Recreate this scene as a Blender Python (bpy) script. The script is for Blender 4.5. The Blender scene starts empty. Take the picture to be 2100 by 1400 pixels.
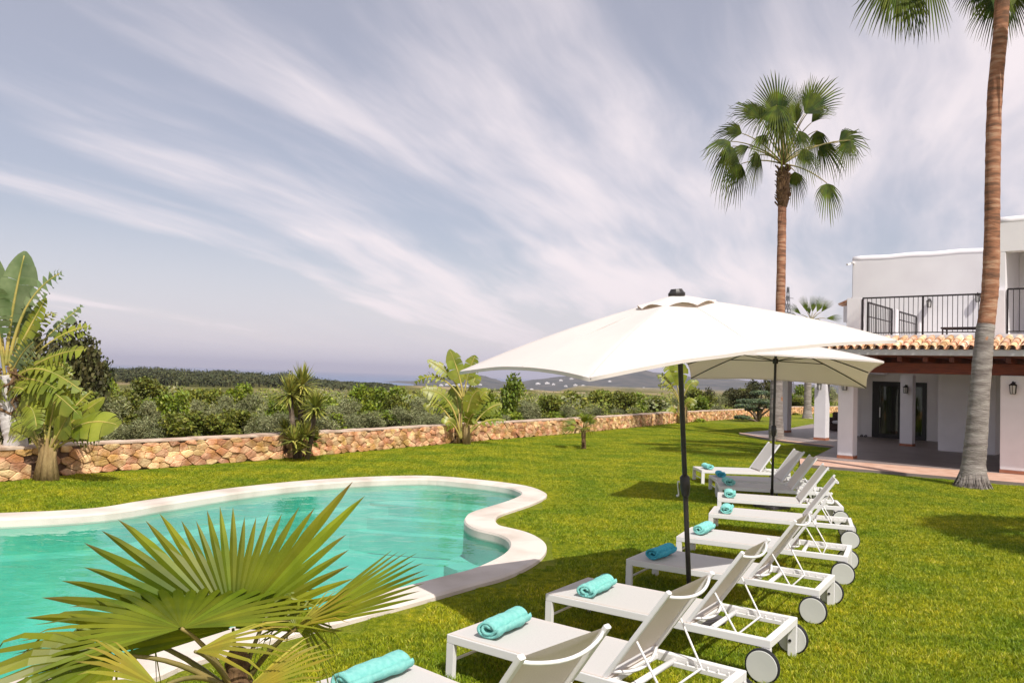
import bpy, bmesh, math, random
from mathutils import Vector, Matrix, noise
from mathutils.geometry import tessellate_polygon
PI=math.pi; R=math.radians
random.seed(7)
sc=bpy.context.scene
col=bpy.data.collections.new('place'); sc.collection.children.link(col)
# ------------------------------------------------------------------ camera
F=1650.0; ROLL=R(2.0); PITCH=math.atan(72/F); EYE=2.254
def ray(px,py):
    u=px-1050; v=700-py; c,s=math.cos(ROLL),math.sin(ROLL)
    a=c*u-s*v; b=s*u+c*v; cp,sp=math.cos(PITCH),math.sin(PITCH)
    return Vector((a,F*cp-b*sp,F*sp+b*cp))
def gp(px,py,z=0.0):
    r=ray(px,py); t=(z-EYE)/r.z; return Vector((r.x*t,r.y*t,z))
def at(px,py,d):
    r=ray(px,py); t=d/r.y; return Vector((r.x*t,d,r.z*t+EYE))
cd=bpy.data.cameras.new('camera'); cam=bpy.data.objects.new('camera',cd); sc.collection.objects.link(cam)
cd.sensor_width=36; cd.lens=36*F/2100; cd.clip_start=.05; cd.clip_end=60000
c,s=math.cos(ROLL),math.sin(ROLL); cp,sp=math.cos(PITCH),math.sin(PITCH)
def pit(v): return Vector((v[0],v[1]*cp-v[2]*sp,v[1]*sp+v[2]*cp))
rx=pit((c,0,s)); ux=pit((-s,0,c)); fx=pit((0,1,0))
m=Matrix((( rx.x,ux.x,-fx.x,0),(rx.y,ux.y,-fx.y,0),(rx.z,ux.z,-fx.z,EYE),(0,0,0,1)))
cam.matrix_world=m; sc.camera=cam
# ------------------------------------------------------------------ materials
def nt(name):
    m=bpy.data.materials.new(name); m.use_nodes=True; t=m.node_tree; t.nodes.clear()
    o=t.nodes.new('ShaderNodeOutputMaterial'); return m,t,o
def L(t,a,b): t.links.new(a,b)
def mat(name,c1,c2=None,scale=3.0,rough=.7,bump=0.0,bscale=40.0,spec=.4,island=0.0,transl=0.0,metal=0.0,detail=4.0,stretch=(1,1,1),c3=None,objrand=0.0,tcol=None,contrast=(.35,.65)):
    m,t,o=nt(name); N=t.nodes.new
    p=N('ShaderNodeBsdfPrincipled'); p.inputs['Roughness'].default_value=rough; p.inputs['Metallic'].default_value=metal
    p.inputs['Specular IOR Level'].default_value=spec
    tc=N('ShaderNodeTexCoord'); mp=N('ShaderNodeMapping'); mp.inputs['Scale'].default_value=stretch; L(t,tc.outputs['Object'],mp.inputs['Vector'])
    c2=c2 or c1
    nz=N('ShaderNodeTexNoise'); nz.inputs['Scale'].default_value=scale; nz.inputs['Detail'].default_value=detail; L(t,mp.outputs[0],nz.inputs['Vector'])
    rp=N('ShaderNodeValToRGB'); rp.color_ramp.elements[0].position=contrast[0]; rp.color_ramp.elements[1].position=contrast[1]
    rp.color_ramp.elements[0].color=(*c1,1); rp.color_ramp.elements[1].color=(*c2,1)
    if c3: e=rp.color_ramp.elements.new(sum(contrast)/2); e.color=(*c3,1)
    L(t,nz.outputs['Fac'],rp.inputs[0]); cur=rp.outputs[0]
    if island or objrand:
        h=N('ShaderNodeHueSaturation'); L(t,cur,h.inputs['Color'])
        g=N('ShaderNodeNewGeometry'); mr=N('ShaderNodeMapRange'); mr.inputs[3].default_value=1-island; mr.inputs[4].default_value=1+island
        L(t,g.outputs['Random Per Island'],mr.inputs[0]); val=mr.outputs[0]
        if objrand:
            oi=N('ShaderNodeObjectInfo'); m2=N('ShaderNodeMapRange'); m2.inputs[3].default_value=1-objrand; m2.inputs[4].default_value=1+objrand
            L(t,oi.outputs['Random'],m2.inputs[0]); mu=N('ShaderNodeMath'); mu.operation='MULTIPLY'; L(t,val,mu.inputs[0]); L(t,m2.outputs[0],mu.inputs[1]); val=mu.outputs[0]
        L(t,val,h.inputs['Value'])
        if island:
            m3=N('ShaderNodeMapRange'); m3.inputs[3].default_value=.5-island*.06; m3.inputs[4].default_value=.5+island*.06
            w=N('ShaderNodeMath'); w.operation='FRACT'; w2=N('ShaderNodeMath'); w2.operation='MULTIPLY'; w2.inputs[1].default_value=7.31
            L(t,g.outputs['Random Per Island'],w2.inputs[0]); L(t,w2.outputs[0],w.inputs[0]); L(t,w.outputs[0],m3.inputs[0]); L(t,m3.outputs[0],h.inputs['Hue'])
        cur=h.outputs[0]
    if name in ('fan_leaf','palm_frond','yellowing_leaf'):
        an=N('ShaderNodeAttribute'); an.attribute_name='tip'; mb_=N('ShaderNodeMixRGB'); mb_.inputs[2].default_value=(.20,.11,.045,1); L(t,an.outputs['Fac'],mb_.inputs[0]); L(t,cur,mb_.inputs[1]); cur=mb_.outputs[0]
    L(t,cur,p.inputs['Base Color'])
    if bump:
        n2=N('ShaderNodeTexNoise'); n2.inputs['Scale'].default_value=bscale; n2.inputs['Detail'].default_value=4; L(t,mp.outputs[0],n2.inputs['Vector'])
        b=N('ShaderNodeBump'); b.inputs['Strength'].default_value=bump; b.inputs['Distance'].default_value=.02; L(t,n2.outputs['Fac'],b.inputs['Height']); L(t,b.outputs[0],p.inputs['Normal'])
    out=p.outputs[0]
    if transl:
        tr=N('ShaderNodeBsdfTranslucent'); mx=N('ShaderNodeMixShader'); mx.inputs[0].default_value=transl
        if tcol:
            mc=N('ShaderNodeMixRGB'); mc.blend_type='MULTIPLY'; mc.inputs[0].default_value=1; mc.inputs[2].default_value=(*tcol,1); L(t,cur,mc.inputs[1]); L(t,mc.outputs[0],tr.inputs[0])
        else: L(t,cur,tr.inputs[0])
        L(t,out,mx.inputs[1]); L(t,tr.outputs[0],mx.inputs[2]); out=mx.outputs[0]
    L(t,out,o.inputs[0]); return m
MT={}
MT['stucco']=mat('stucco',(.77,.735,.745),(.83,.80,.805),scale=.8,rough=.9,bump=.12,bscale=60,spec=.2)
MT['stucco_col']=mat('stucco_column',(.79,.75,.765),(.84,.80,.815),scale=2,rough=.9,bump=.12,bscale=50,spec=.2)
MT['fascia']=mat('fascia_paint',(.56,.54,.54),(.64,.62,.62),scale=3,rough=.8,spec=.2)
MT['plinth']=mat('terracotta_plinth',(.36,.13,.07),(.42,.17,.10),scale=6,rough=.7)
MT['wood']=mat('dark_red_wood',(.12,.025,.008),(.24,.05,.014),scale=3,rough=.45,stretch=(1,8,8),bump=.1,contrast=(.3,.7))
MT['rafter']=mat('rafter_wood',(.08,.02,.008),(.15,.035,.012),scale=4,rough=.55)
MT['tile']=mat('roof_tile',(.42,.19,.10),(.78,.62,.50),scale=4,rough=.85,bump=.3,bscale=30,island=.3,c3=(.70,.42,.24),spec=.2)
MT['iron']=mat('black_iron',(.018,.013,.013),(.03,.022,.022),scale=8,rough=.5)
MT['lampglass']=mat('frosted_lamp_glass',(.55,.53,.5),rough=.25,spec=.6)
MT['doorframe']=mat('dark_door_frame',(.012,.010,.009),rough=.4)
MT['curtain']=mat('pale_curtain',(.26,.30,.2),(.40,.43,.33),scale=5,rough=.9,stretch=(6,6,.4))
MT['terrace']=mat('terrace_floor_tile',(.21,.165,.155),(.26,.21,.195),scale=1.2,rough=.5,bump=.05,spec=.4)
MT['terrace_edge']=mat('terrace_edge_tile',(.52,.30,.21),(.62,.40,.30),scale=3,rough=.7,bump=.1)
MT['whitemetal']=mat('white_powder_coated_metal',(.75,.735,.73),rough=.38,spec=.5)
MT['sling']=mat('white_sling_fabric',(.70,.675,.66),(.75,.725,.71),scale=120,rough=.8,transl=.3,bump=.1,bscale=700,tcol=(1,.72,.42))
MT['wheel']=mat('grey_wheel_plastic',(.58,.58,.55),rough=.5)
MT['rubber']=mat('black_rubber',(.016,.016,.018),rough=.7)
MT['canopy']=mat('cream_canopy_fabric',(.70,.635,.605),(.73,.665,.63),scale=1.5,rough=.85,transl=.16,bump=.35,bscale=5,spec=.2,tcol=(1,.86,.62))
MT['pole']=mat('black_pole_metal',(.02,.018,.018),(.035,.03,.028),scale=10,rough=.42)
MT['steel']=mat('bright_steel',(.6,.6,.6),rough=.3,metal=.9)
MT['base']=mat('umbrella_base_dark',(.05,.045,.05),(.09,.08,.085),scale=20,rough=.3)
MT['towel']=mat('aqua_towel',(.26,.72,.66),(.36,.82,.75),scale=30,rough=.95,bump=.7,bscale=420,spec=.1,transl=.08)
MT['towelshade']=mat('aqua_towel_shade_tint',(.07,.45,.60),(.10,.52,.66),scale=30,rough=.95,bump=.7,bscale=420,spec=.1)  # the aqua towel again, with bluish parasol shade put into its colour
MT['coping']=mat('pool_coping_concrete',(.47,.40,.34),(.66,.585,.52),scale=1.3,rough=.85,bump=.25,bscale=90,spec=.2,contrast=(.3,.6))
MT['palmbark']=mat('palm_bark',(.17,.085,.05),(.46,.27,.17),scale=2.2,rough=.9,bump=.9,bscale=14,stretch=(1,1,5),c3=(.34,.15,.08))
MT['palmgrey']=mat('palm_bark_grey',(.17,.14,.125),(.34,.30,.27),scale=2.5,rough=.9,bump=1.0,bscale=12,stretch=(1,1,5))
MT['frond']=mat('palm_frond',(.022,.042,.002),(.105,.135,.006),scale=2.2,rough=.6,island=.3,transl=.2,spec=.2,objrand=.12)
MT['frondnear']=mat('fan_leaf',(.085,.125,.005),(.26,.28,.016),scale=2.2,rough=.42,island=.22,transl=.36,spec=.3,objrand=.1)
MT['frondyellow']=mat('yellowing_leaf',(.42,.30,.03),(.30,.32,.03),scale=4,rough=.5,island=.2,transl=.35)
MT['petiole']=mat('petiole',(.16,.15,.05),(.30,.22,.07),scale=6,rough=.6)
MT['fibre']=mat('palm_fibre',(.07,.035,.015),(.22,.13,.06),scale=25,rough=.95,bump=1,bscale=60,stretch=(1,1,.2))
MT['banana']=mat('banana_like_leaf',(.15,.20,.012),(.32,.33,.04),scale=1.6,rough=.4,island=.18,transl=.35,spec=.5)
MT['bananagrey']=mat('grey_green_leaf',(.10,.16,.05),(.24,.30,.14),scale=2.5,rough=.4,island=.22,transl=.35,spec=.6)
MT['bstalk']=mat('leaf_stalk',(.26,.26,.06),(.50,.38,.10),scale=3,rough=.6,bump=.3)
MT['bbase']=mat('stalk_base',(.20,.13,.05),(.38,.27,.12),scale=6,rough=.9,bump=.6,stretch=(1,1,.3))
MT['paletrunk']=mat('pale_trunk',(.38,.35,.33),(.62,.58,.55),scale=3,rough=.9,bump=1,bscale=12,contrast=(.3,.7))
MT['yucca']=mat('yucca_leaf',(.15,.18,.02),(.46,.44,.10),scale=3,rough=.45,island=.45,transl=.2)
MT['olive']=mat('olive_leaf',(.13,.145,.05),(.34,.34,.16),scale=1.3,rough=.6,island=.45,transl=.15,objrand=.15)
MT['green']=mat('bush_leaf',(.08,.10,.012),(.24,.25,.03),scale=1.0,rough=.6,island=.5,transl=.2,objrand=.25)
MT['bright']=mat('bright_leaf',(.12,.17,.012),(.27,.32,.025),scale=1.2,rough=.55,island=.4,transl=.25,objrand=.1)
MT['dark']=mat('dark_conifer_leaf',(.035,.042,.010),(.12,.11,.026),scale=1.3,rough=.7,island=.5,objrand=.2)
MT['pine']=mat('far_pine_leaf',(.016,.024,.008),(.07,.072,.022),scale=.12,rough=.8,island=.5)
MT['topiary']=mat('topiary_leaf',(.03,.055,.025),(.10,.13,.05),scale=4,rough=.6,island=.5)
MT['bark']=mat('bark',(.09,.06,.04),(.20,.15,.11),scale=6,rough=.95,bump=.8,bscale=30)
MT['stone']=mat('wall_stone',(.46,.24,.085),(.82,.57,.31),scale=3.4,rough=.9,bump=1,bscale=26,island=.32,c3=(.58,.33,.17),spec=.2)
MT['mortar']=mat('wall_mortar',(.10,.055,.035),(.18,.11,.07),scale=8,rough=1)
MT['copestone']=mat('wall_cap',(.40,.27,.19),(.62,.49,.38),scale=3,rough=.95,bump=.5,bscale=20)
MT['farwhite']=mat('far_house_wall',(.75,.72,.70),rough=.9)
MT['hill']=mat('hill_cover',(.025,.032,.022),(.085,.075,.055),scale=.012,rough=1,detail=8,contrast=(.4,.62))
MT['sea']=mat('sea_water',(.05,.11,.22),(.06,.13,.26),scale=.002,rough=.35,spec=.3)
# lawn soil/grass sheet
def lawnmat():
    m,t,o=nt('lawn_grass'); N=t.nodes.new
    p=N('ShaderNodeBsdfPrincipled'); p.inputs['Roughness'].default_value=.9; p.inputs['Specular IOR Level'].default_value=.15
    tc=N('ShaderNodeTexCoord')
    def nz(s,d,st=(1,1,1)):
        mp=N('ShaderNodeMapping'); mp.inputs['Scale'].default_value=st; L(t,tc.outputs['Object'],mp.inputs[0])
        n=N('ShaderNodeTexNoise'); n.inputs['Scale'].default_value=s; n.inputs['Detail'].default_value=d; L(t,mp.outputs[0],n.inputs['Vector']); return n.outputs['Fac']
    r=N('ShaderNodeValToRGB'); e=r.color_ramp.elements; e[0].position=.32; e[0].color=(.10,.13,.007,1); e[1].position=.68; e[1].color=(.29,.27,.025,1)
    e=r.color_ramp.elements.new(.5); e.color=(.17,.20,.010,1)
    a=N('ShaderNodeMixRGB'); a.inputs[0].default_value=.45; L(t,nz(.5,6),a.inputs[1]); L(t,nz(7,5,(1,.6,1)),a.inputs[2]); L(t,a.outputs[0],r.inputs[0])
    r2=N('ShaderNodeValToRGB'); r2.color_ramp.elements[0].position=.3; r2.color_ramp.elements[0].color=(.5,.5,.5,1); r2.color_ramp.elements[1].position=.7; r2.color_ramp.elements[1].color=(1.35,1.35,1.25,1)
    L(t,nz(45,5),r2.inputs[0]); mu=N('ShaderNodeMixRGB'); mu.blend_type='MULTIPLY'; mu.inputs[0].default_value=.8; L(t,r.outputs[0],mu.inputs[1]); L(t,r2.outputs[0],mu.inputs[2])
    L(t,mu.outputs[0],p.inputs['Base Color'])
    b=N('ShaderNodeBump'); b.inputs['Strength'].default_value=.9; b.inputs['Distance'].default_value=.03; L(t,nz(60,5),b.inputs['Height']); L(t,b.outputs[0],p.inputs['Normal'])
    L(t,p.outputs[0],o.inputs[0]); return m
MT['lawn']=lawnmat()
def blademat():
    m,t,o=nt('grass_blade'); N=t.nodes.new
    p=N('ShaderNodeBsdfPrincipled'); p.inputs['Roughness'].default_value=.55; p.inputs['Specular IOR Level'].default_value=.3
    g=N('ShaderNodeNewGeometry'); r=N('ShaderNodeValToRGB'); e=r.color_ramp.elements
    e[0].color=(.19,.26,.008,1); e[1].color=(.60,.58,.16,1); k=e.new(.55); k.color=(.33,.39,.012,1); k=e.new(.90); k.color=(.43,.455,.025,1)
    L(t,g.outputs['Random Per Island'],r.inputs[0])
    n=N('ShaderNodeTexNoise'); n.inputs['Scale'].default_value=.9; n.inputs['Detail'].default_value=5; L(t,g.outputs['Position'],n.inputs['Vector'])
    q=N('ShaderNodeValToRGB'); q.color_ramp.elements[0].position=.36; q.color_ramp.elements[0].color=(.66,.80,.7,1); q.color_ramp.elements[1].position=.66; q.color_ramp.elements[1].color=(1.28,1.12,1.1,1); L(t,n.outputs['Fac'],q.inputs[0])
    n2=N('ShaderNodeTexNoise'); n2.inputs['Scale'].default_value=11; n2.inputs['Detail'].default_value=5; L(t,g.outputs['Position'],n2.inputs['Vector'])
    q2=N('ShaderNodeValToRGB'); q2.color_ramp.elements[0].position=.38; q2.color_ramp.elements[0].color=(.66,.74,.66,1); q2.color_ramp.elements[1].position=.64; q2.color_ramp.elements[1].color=(1.34,1.22,1.2,1); L(t,n2.outputs['Fac'],q2.inputs[0])
    m0=N('ShaderNodeMixRGB'); m0.blend_type='MULTIPLY'; m0.inputs[0].default_value=1; L(t,q.outputs[0],m0.inputs[1]); L(t,q2.outputs[0],m0.inputs[2])
    mu=N('ShaderNodeMixRGB'); mu.blend_type='MULTIPLY'; mu.inputs[0].default_value=1; L(t,r.outputs[0],mu.inputs[1]); L(t,m0.outputs[0],mu.inputs[2])
    L(t,mu.outputs[0],p.inputs['Base Color']); tr=N('ShaderNodeBsdfTranslucent'); L(t,mu.outputs[0],tr.inputs[0]); mx=N('ShaderNodeMixShader'); mx.inputs[0].default_value=.3
    L(t,p.outputs[0],mx.inputs[1]); L(t,tr.outputs[0],mx.inputs[2]); L(t,mx.outputs[0],o.inputs[0]); return m
MT['blade']=blademat()
def watermat():
    m,t,o=nt('pool_water'); N=t.nodes.new
    tc=N('ShaderNodeTexCoord'); mp=N('ShaderNodeMapping'); mp.inputs['Scale'].default_value=(1.0,1.7,1); L(t,tc.outputs['Object'],mp.inputs[0])
    n=N('ShaderNodeTexNoise'); n.inputs['Scale'].default_value=1.6; n.inputs['Detail'].default_value=3; n.inputs['Distortion'].default_value=.6; L(t,mp.outputs[0],n.inputs['Vector'])
    b=N('ShaderNodeBump'); b.inputs['Strength'].default_value=.34; b.inputs['Distance'].default_value=.05; L(t,n.outputs['Fac'],b.inputs['Height'])
    fr=N('ShaderNodeFresnel'); fr.inputs[0].default_value=1.33; L(t,b.outputs[0],fr.inputs['Normal'])
    gl=N('ShaderNodeBsdfGlossy'); gl.inputs['Roughness'].default_value=.03; L(t,b.outputs[0],gl.inputs['Normal'])
    rf=N('ShaderNodeBsdfTransparent'); rf.inputs[0].default_value=(.80,.97,.94,1)
    mx=N('ShaderNodeMixShader'); L(t,fr.outputs[0],mx.inputs[0]); L(t,rf.outputs[0],mx.inputs[1]); L(t,gl.outputs[0],mx.inputs[2]); L(t,mx.outputs[0],o.inputs[0]); return m
MT['water']=watermat()
MT['pooltile']=mat('pool_lining',(.065,.40,.315),(.095,.49,.39),scale=2,rough=.6,detail=6)
MT['poolstep']=mat('pool_step_lining',(.10,.46,.37),(.14,.54,.44),scale=2,rough=.6)
def terrmat():
    m,t,o=nt('countryside_ground'); N=t.nodes.new
    p=N('ShaderNodeBsdfPrincipled'); p.inputs['Roughness'].default_value=1; p.inputs['Specular IOR Level'].default_value=0
    tc=N('ShaderNodeTexCoord'); mp=N('ShaderNodeMapping'); mp.inputs['Scale'].default_value=(1,.45,1); L(t,tc.outputs['Object'],mp.inputs[0])
    n=N('ShaderNodeTexNoise'); n.inputs['Scale'].default_value=.03; n.inputs['Detail'].default_value=8; L(t,mp.outputs[0],n.inputs['Vector'])
    r=N('ShaderNodeValToRGB'); e=r.color_ramp.elements; e[0].position=.38; e[0].color=(.07,.08,.025,1); e[1].position=.60; e[1].color=(.34,.26,.16,1); k=e.new(.49); k.color=(.17,.15,.06,1)
    L(t,n.outputs['Fac'],r.inputs[0]); L(t,r.outputs[0],p.inputs['Base Color']); L(t,p.outputs[0],o.inputs[0]); return m
MT['terrain']=terrmat()
# ------------------------------------------------------------------ mesh helpers
class MB:
    def __init__(s): s.v=[]; s.f=[]
    def add(s,vs,fs):
        b=len(s.v); s.v+= [tuple(x) for x in vs]; s.f+=[tuple(b+i for i in f) for f in fs]; return s
    def box(s,x0,x1,y0,y1,z0,z1,M=None):
        vs=[Vector((x,y,z)) for z in (z0,z1) for y in (y0,y1) for x in (x0,x1)]
        if M: vs=[M@v for v in vs]
        return s.add(vs,[(0,2,3,1),(4,5,7,6),(0,1,5,4),(2,6,7,3),(0,4,6,2),(1,3,7,5)])
    def bar(s,a,b,w,h,up=Vector((0,0,1))):
        a=Vector(a); b=Vector(b); d=(b-a).normalized(); r=d.cross(up)
        if r.length<1e-4: r=d.cross(Vector((0,1,0)))
        r.normalize(); u=r.cross(d).normalized(); vs=[]
        for P in (a,b):
            for sx,sy in ((-1,-1),(1,-1),(1,1),(-1,1)): vs.append(P+r*sx*w/2+u*sy*h/2)
        return s.add(vs,[(0,1,2,3),(7,6,5,4),(0,4,5,1),(1,5,6,2),(2,6,7,3),(3,7,4,0)])
    def tube(s,pts,rad,n=8,cap=True):
        pts=[Vector(p) for p in pts]; k=len(pts)
        if not hasattr(rad,'__len__'): rad=[rad]*k
        vs=[]; u=None
        for i,p in enumerate(pts):
            d=(pts[min(i+1,k-1)]-pts[max(i-1,0)]).normalized()
            if u is None:
                u=d.orthogonal().normalized()
            else:
                u=(u-d*u.dot(d)); u=u.normalized() if u.length>1e-6 else d.orthogonal().normalized()
            w=d.cross(u)
            for j in range(n):
                a=2*PI*j/n; vs.append(p+(u*math.cos(a)+w*math.sin(a))*rad[i])
        fs=[(i*n+j,i*n+(j+1)%n,(i+1)*n+(j+1)%n,(i+1)*n+j) for i in range(k-1) for j in range(n)]
        if cap: fs+= [tuple(reversed(range(n))),tuple(range((k-1)*n,k*n))]
        return s.add(vs,fs)
    def lathe(s,prof,n=20,c=(0,0,0),axis='z'):
        vs=[]
        for r,z in prof:
            for j in range(n):
                a=2*PI*j/n
                q=(r*math.cos(a),r*math.sin(a),z) if axis=='z' else (r*math.cos(a),z,r*math.sin(a))
                vs.append((q[0]+c[0],q[1]+c[1],q[2]+c[2]))
        k=len(prof); fs=[(i*n+j,i*n+(j+1)%n,(i+1)*n+(j+1)%n,(i+1)*n+j) for i in range(k-1) for j in range(n)]
        if axis!='z': fs=[tuple(reversed(f)) for f in fs]
        fs+=[tuple(reversed(range(n))),tuple(range((k-1)*n,k*n))] if axis=='z' else [tuple(range(n)),tuple(reversed(range((k-1)*n,k*n)))]
        return s.add(vs,fs)
    def build(s,name,mt,parent=None,bevel=0,smooth=False,seg=2,label=None):
        me=bpy.data.meshes.new(name); me.from_pydata(s.v,[],s.f); me.materials.append(MT[mt] if isinstance(mt,str) else mt)
        if bevel:
            bm=bmesh.new(); bm.from_mesh(me); ed=[e for e in bm.edges if len(e.link_faces)==2 and e.calc_face_angle(0)>.6]
            bmesh.ops.bevel(bm,geom=ed,offset=bevel,segments=seg,affect='EDGES',clamp_overlap=True); bm.to_mesh(me); bm.free()
        if smooth:
            for p in me.polygons: p.use_smooth=True
        me.update(); o=bpy.data.objects.new(name,me); col.objects.link(o)
        if parent: o.parent=parent
        if label: o['label']=label
        return o
def tag(o,label=None,cat=None,group=None,kind=None):
    if label: o['label']=label
    if cat: o['category']=cat
    if group: o['group']=group
    if kind: o['kind']=kind
    return o
def empty(name,loc=(0,0,0),rz=0,label=None,cat=None,group=None):
    o=bpy.data.objects.new(name,None); col.objects.link(o); o.location=loc; o.rotation_euler=(0,0,rz); o.empty_display_size=.1
    return tag(o,label,cat,group)
def kids(o): return [x for x in col.objects if x.parent==o]
def copy_tree(o,parent=None):
    c=o.copy(); col.objects.link(c); c.parent=parent
    for ch in kids(o): copy_tree(ch,c)
    return c
def catmull(P,n=8,closed=True):
    out=[]; k=len(P)
    for i in range(k if closed else k-1):
        p0,p1,p2,p3=[P[(i+j)%k] if closed else P[max(0,min(k-1,i+j))] for j in (-1,0,1,2)]
        for q in range(n):
            t=q/n; out.append(0.5*((2*p1)+(p2-p0)*t+(2*p0-5*p1+4*p2-p3)*t*t+(3*p1-p0-3*p2+p3)*t**3))
    if not closed: out.append(P[-1])
    return out
# ================================================================== THE SETTING
def struct(o): return tag(o,kind='structure')
def inpoly(x,y,P):
    r=False; j=len(P)-1
    for i in range(len(P)):
        if (P[i][1]>y)!=(P[j][1]>y) and x<(P[j][0]-P[i][0])*(y-P[i][1])/(P[j][1]-P[i][1])+P[i][0]: r=not r
        j=i
    return r
# ---- pool outline (inner edge of the coping)
Z1=lambda x,y:(880+x/2.6917,880+y/2.6917)
Z3=lambda x,y:(x/2.3333,960+y/2.3333)
pp=[Z3(400,220),Z3(800,165),Z3(1200,105),Z3(1600,65),Z3(2000,48),Z1(200,288),Z1(400,312),Z1(480,332),Z1(508,356),Z1(430,393),Z1(250,448),Z1(200,478),Z1(198,512),Z1(250,545),Z1(380,578),Z1(438,612),Z1(438,655),Z1(375,705),Z1(240,764),Z1(90,803),(814,1204),(640,1247),(446,1291),(291,1333),(150,1371)]
inner=[gp(x,y,.05).to_2d() for x,y in pp]
inner+= [Vector((-4.6,5.2)),Vector((-7.0,5.6)),Vector((-9.2,7.6)),Vector((-8.6,10.2))]
inner=catmull(inner,6)
def area(P): return sum(P[i-1].x*P[i].y-P[i].x*P[i-1].y for i in range(len(P)))/2
if area(inner)<0: inner.reverse()
def offset(P,d):
    out=[]; k=len(P)
    for i in range(k):
        t=(P[(i+2)%k]-P[i-2]).normalized(); out.append(P[i]+Vector((t.y,-t.x))*d)
    return out
outer=offset(inner,.49)
# notch: keep the outer line from folding
def fixfold(I,O,d):
    k=len(O)
    for i in range(k):
        for q in range(3):
            j=min(range(k),key=lambda a:(I[a]-O[i]).length_squared)
            v=O[i]-I[j]
            if v.length<d*.98 and v.length>1e-5: O[i]=I[j]+v.normalized()*d
    return O
outer=fixfold(inner,outer,.47)
def ringstrip(A,B,zA,zB):
    k=len(A); return [(*A[i],zA) for i in range(k)]+[(*B[i],zB) for i in range(k)],[(i,(i+1)%k,k+(i+1)%k,k+i) for i in range(k)]
cop=MB(); prof=[(0.0,-.10),(0.0,.02),(.02,.05),(.45,.055),(.485,.035),(.49,-.06)]
rings=[]
for d,z in prof:
    f=d/.49; rings.append(([inner[i].lerp(outer[i],f) for i in range(len(inner))],z))
for (A,za),(B,zb) in zip(rings,rings[1:]): cop.add(*ringstrip(A,B,za,zb))
o=cop.build('pool_coping','coping',smooth=False); struct(o)
def cap(P,z,mb):
    k=len(P); tr=tessellate_polygon([[Vector((p[0],p[1],0)) for p in P]]); vs=[(*p,z) for p in P]
    fs=[]
    for a,b,c in tr:
        n=(P[b]-P[a]).x*(P[c]-P[a]).y-(P[b]-P[a]).y*(P[c]-P[a]).x
        fs.append((a,b,c) if n>0 else (a,c,b))
    mb.add(vs,fs)
w=MB(); mid=offset(inner,.02); cap(mid,-.07,w); struct(w.build('pool_water','water'))
pb=MB(); cove=[(0,-.09),(0,-.80),(-.06,-.98),(-.2,-1.12),(-.45,-1.21),(-.8,-1.25)]; k=len(inner); vs=[]
for d_,z_ in cove:
    vs+=[(*p,z_) for p in (fixfold(inner,offset(inner,d_),-d_*.9) if d_ else inner)]
pb.add(vs,[(a*k+i,(a+1)*k+i,(a+1)*k+(i+1)%k,a*k+(i+1)%k) for a in range(len(cove)-1) for i in range(k)]); cap([Vector(v[:2]) for v in vs[-k:]],-1.2502,pb)
struct(pb.build('pool_basin','pooltile',smooth=True))
# ledge along the rim and rounded entry steps, both light
st=MB(); full=offset(inner,-.42); led=[]
for i in range(len(inner)):
    n_=(inner[i]-full[i]).normalized(); led.append(inner[i].lerp(full[i],min(1,max(0.02,(n_.y-.1)*3)) if inner[i].x<-.3 else .02))
A,Fs=ringstrip(offset(inner,.005),led,-.46,-.46); st.add(A,[tuple(reversed(f)) for f in Fs]); A,Fs=ringstrip(led,led,-.46,-1.24); st.add(A,[tuple(reversed(f)) for f in Fs])
lc=Vector((-1.0,16.75))
for rr,zt in ((2.7,-.85),(2.15,-.62),(1.5,-.40)):
    P=[]
    for k in range(44):
        a=2*PI*k/44; q=lc+Vector((math.cos(a)*rr*1.15,math.sin(a)*rr*.8)); P.append(q)
    P=[p for p in P if inpoly(p.x,p.y,inner)] + []
    # clip by pulling outside points onto the basin wall
    P=[]
    for k in range(60):
        a=2*PI*k/60; d=Vector((math.cos(a)*1.5,math.sin(a)*.5+math.cos(a)*-.18)); t=rr
        while t>.05 and not inpoly(*(lc+d*t),inner): t-=.04
        P.append(lc+d*t)
    cap(P,zt,st); k=len(P); st.add([(*p,zt) for p in P]+[(*p,-1.24) for p in P],[(i,i+k,(i+1)%k+k,(i+1)%k) for i in range(k)])
struct(st.build('pool_steps','poolstep'))
# ---- garden wall line and lawn sheet
wl=[(-27,-12),(-16,4.6),gp(60,982).to_2d(),gp(120,975).to_2d(),gp(580,940).to_2d(),gp(930,908).to_2d(),gp(1180,888).to_2d(),gp(1380,868).to_2d(),gp(1530,857).to_2d(),(24,66.5),(32,75)]
wl=[Vector(p) for p in wl]
lawnb=wl+[Vector((75,78)),Vector((75,-20)),Vector((-27,-20))]
hole=[inner[i].lerp(outer[i],.6) for i in range(len(inner))]
def sheet(outl,holes,z,name,mt):
    L3=[[Vector((*p,0)) for p in outl]]+[[Vector((*p,0)) for p in h] for h in holes]
    tr=tessellate_polygon(L3); fl=[p for l in L3 for p in l]; mb=MB(); fs=[]
    for a,b,c in tr:
        n=(fl[b]-fl[a]).cross(fl[c]-fl[a]).z
        fs.append((a,b,c) if n>0 else (a,c,b))
    mb.add([(p.x,p.y,z) for p in fl],fs); return mb.build(name,mt)
struct(sheet(lawnb,[hole],0,'lawn','lawn'))
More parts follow.
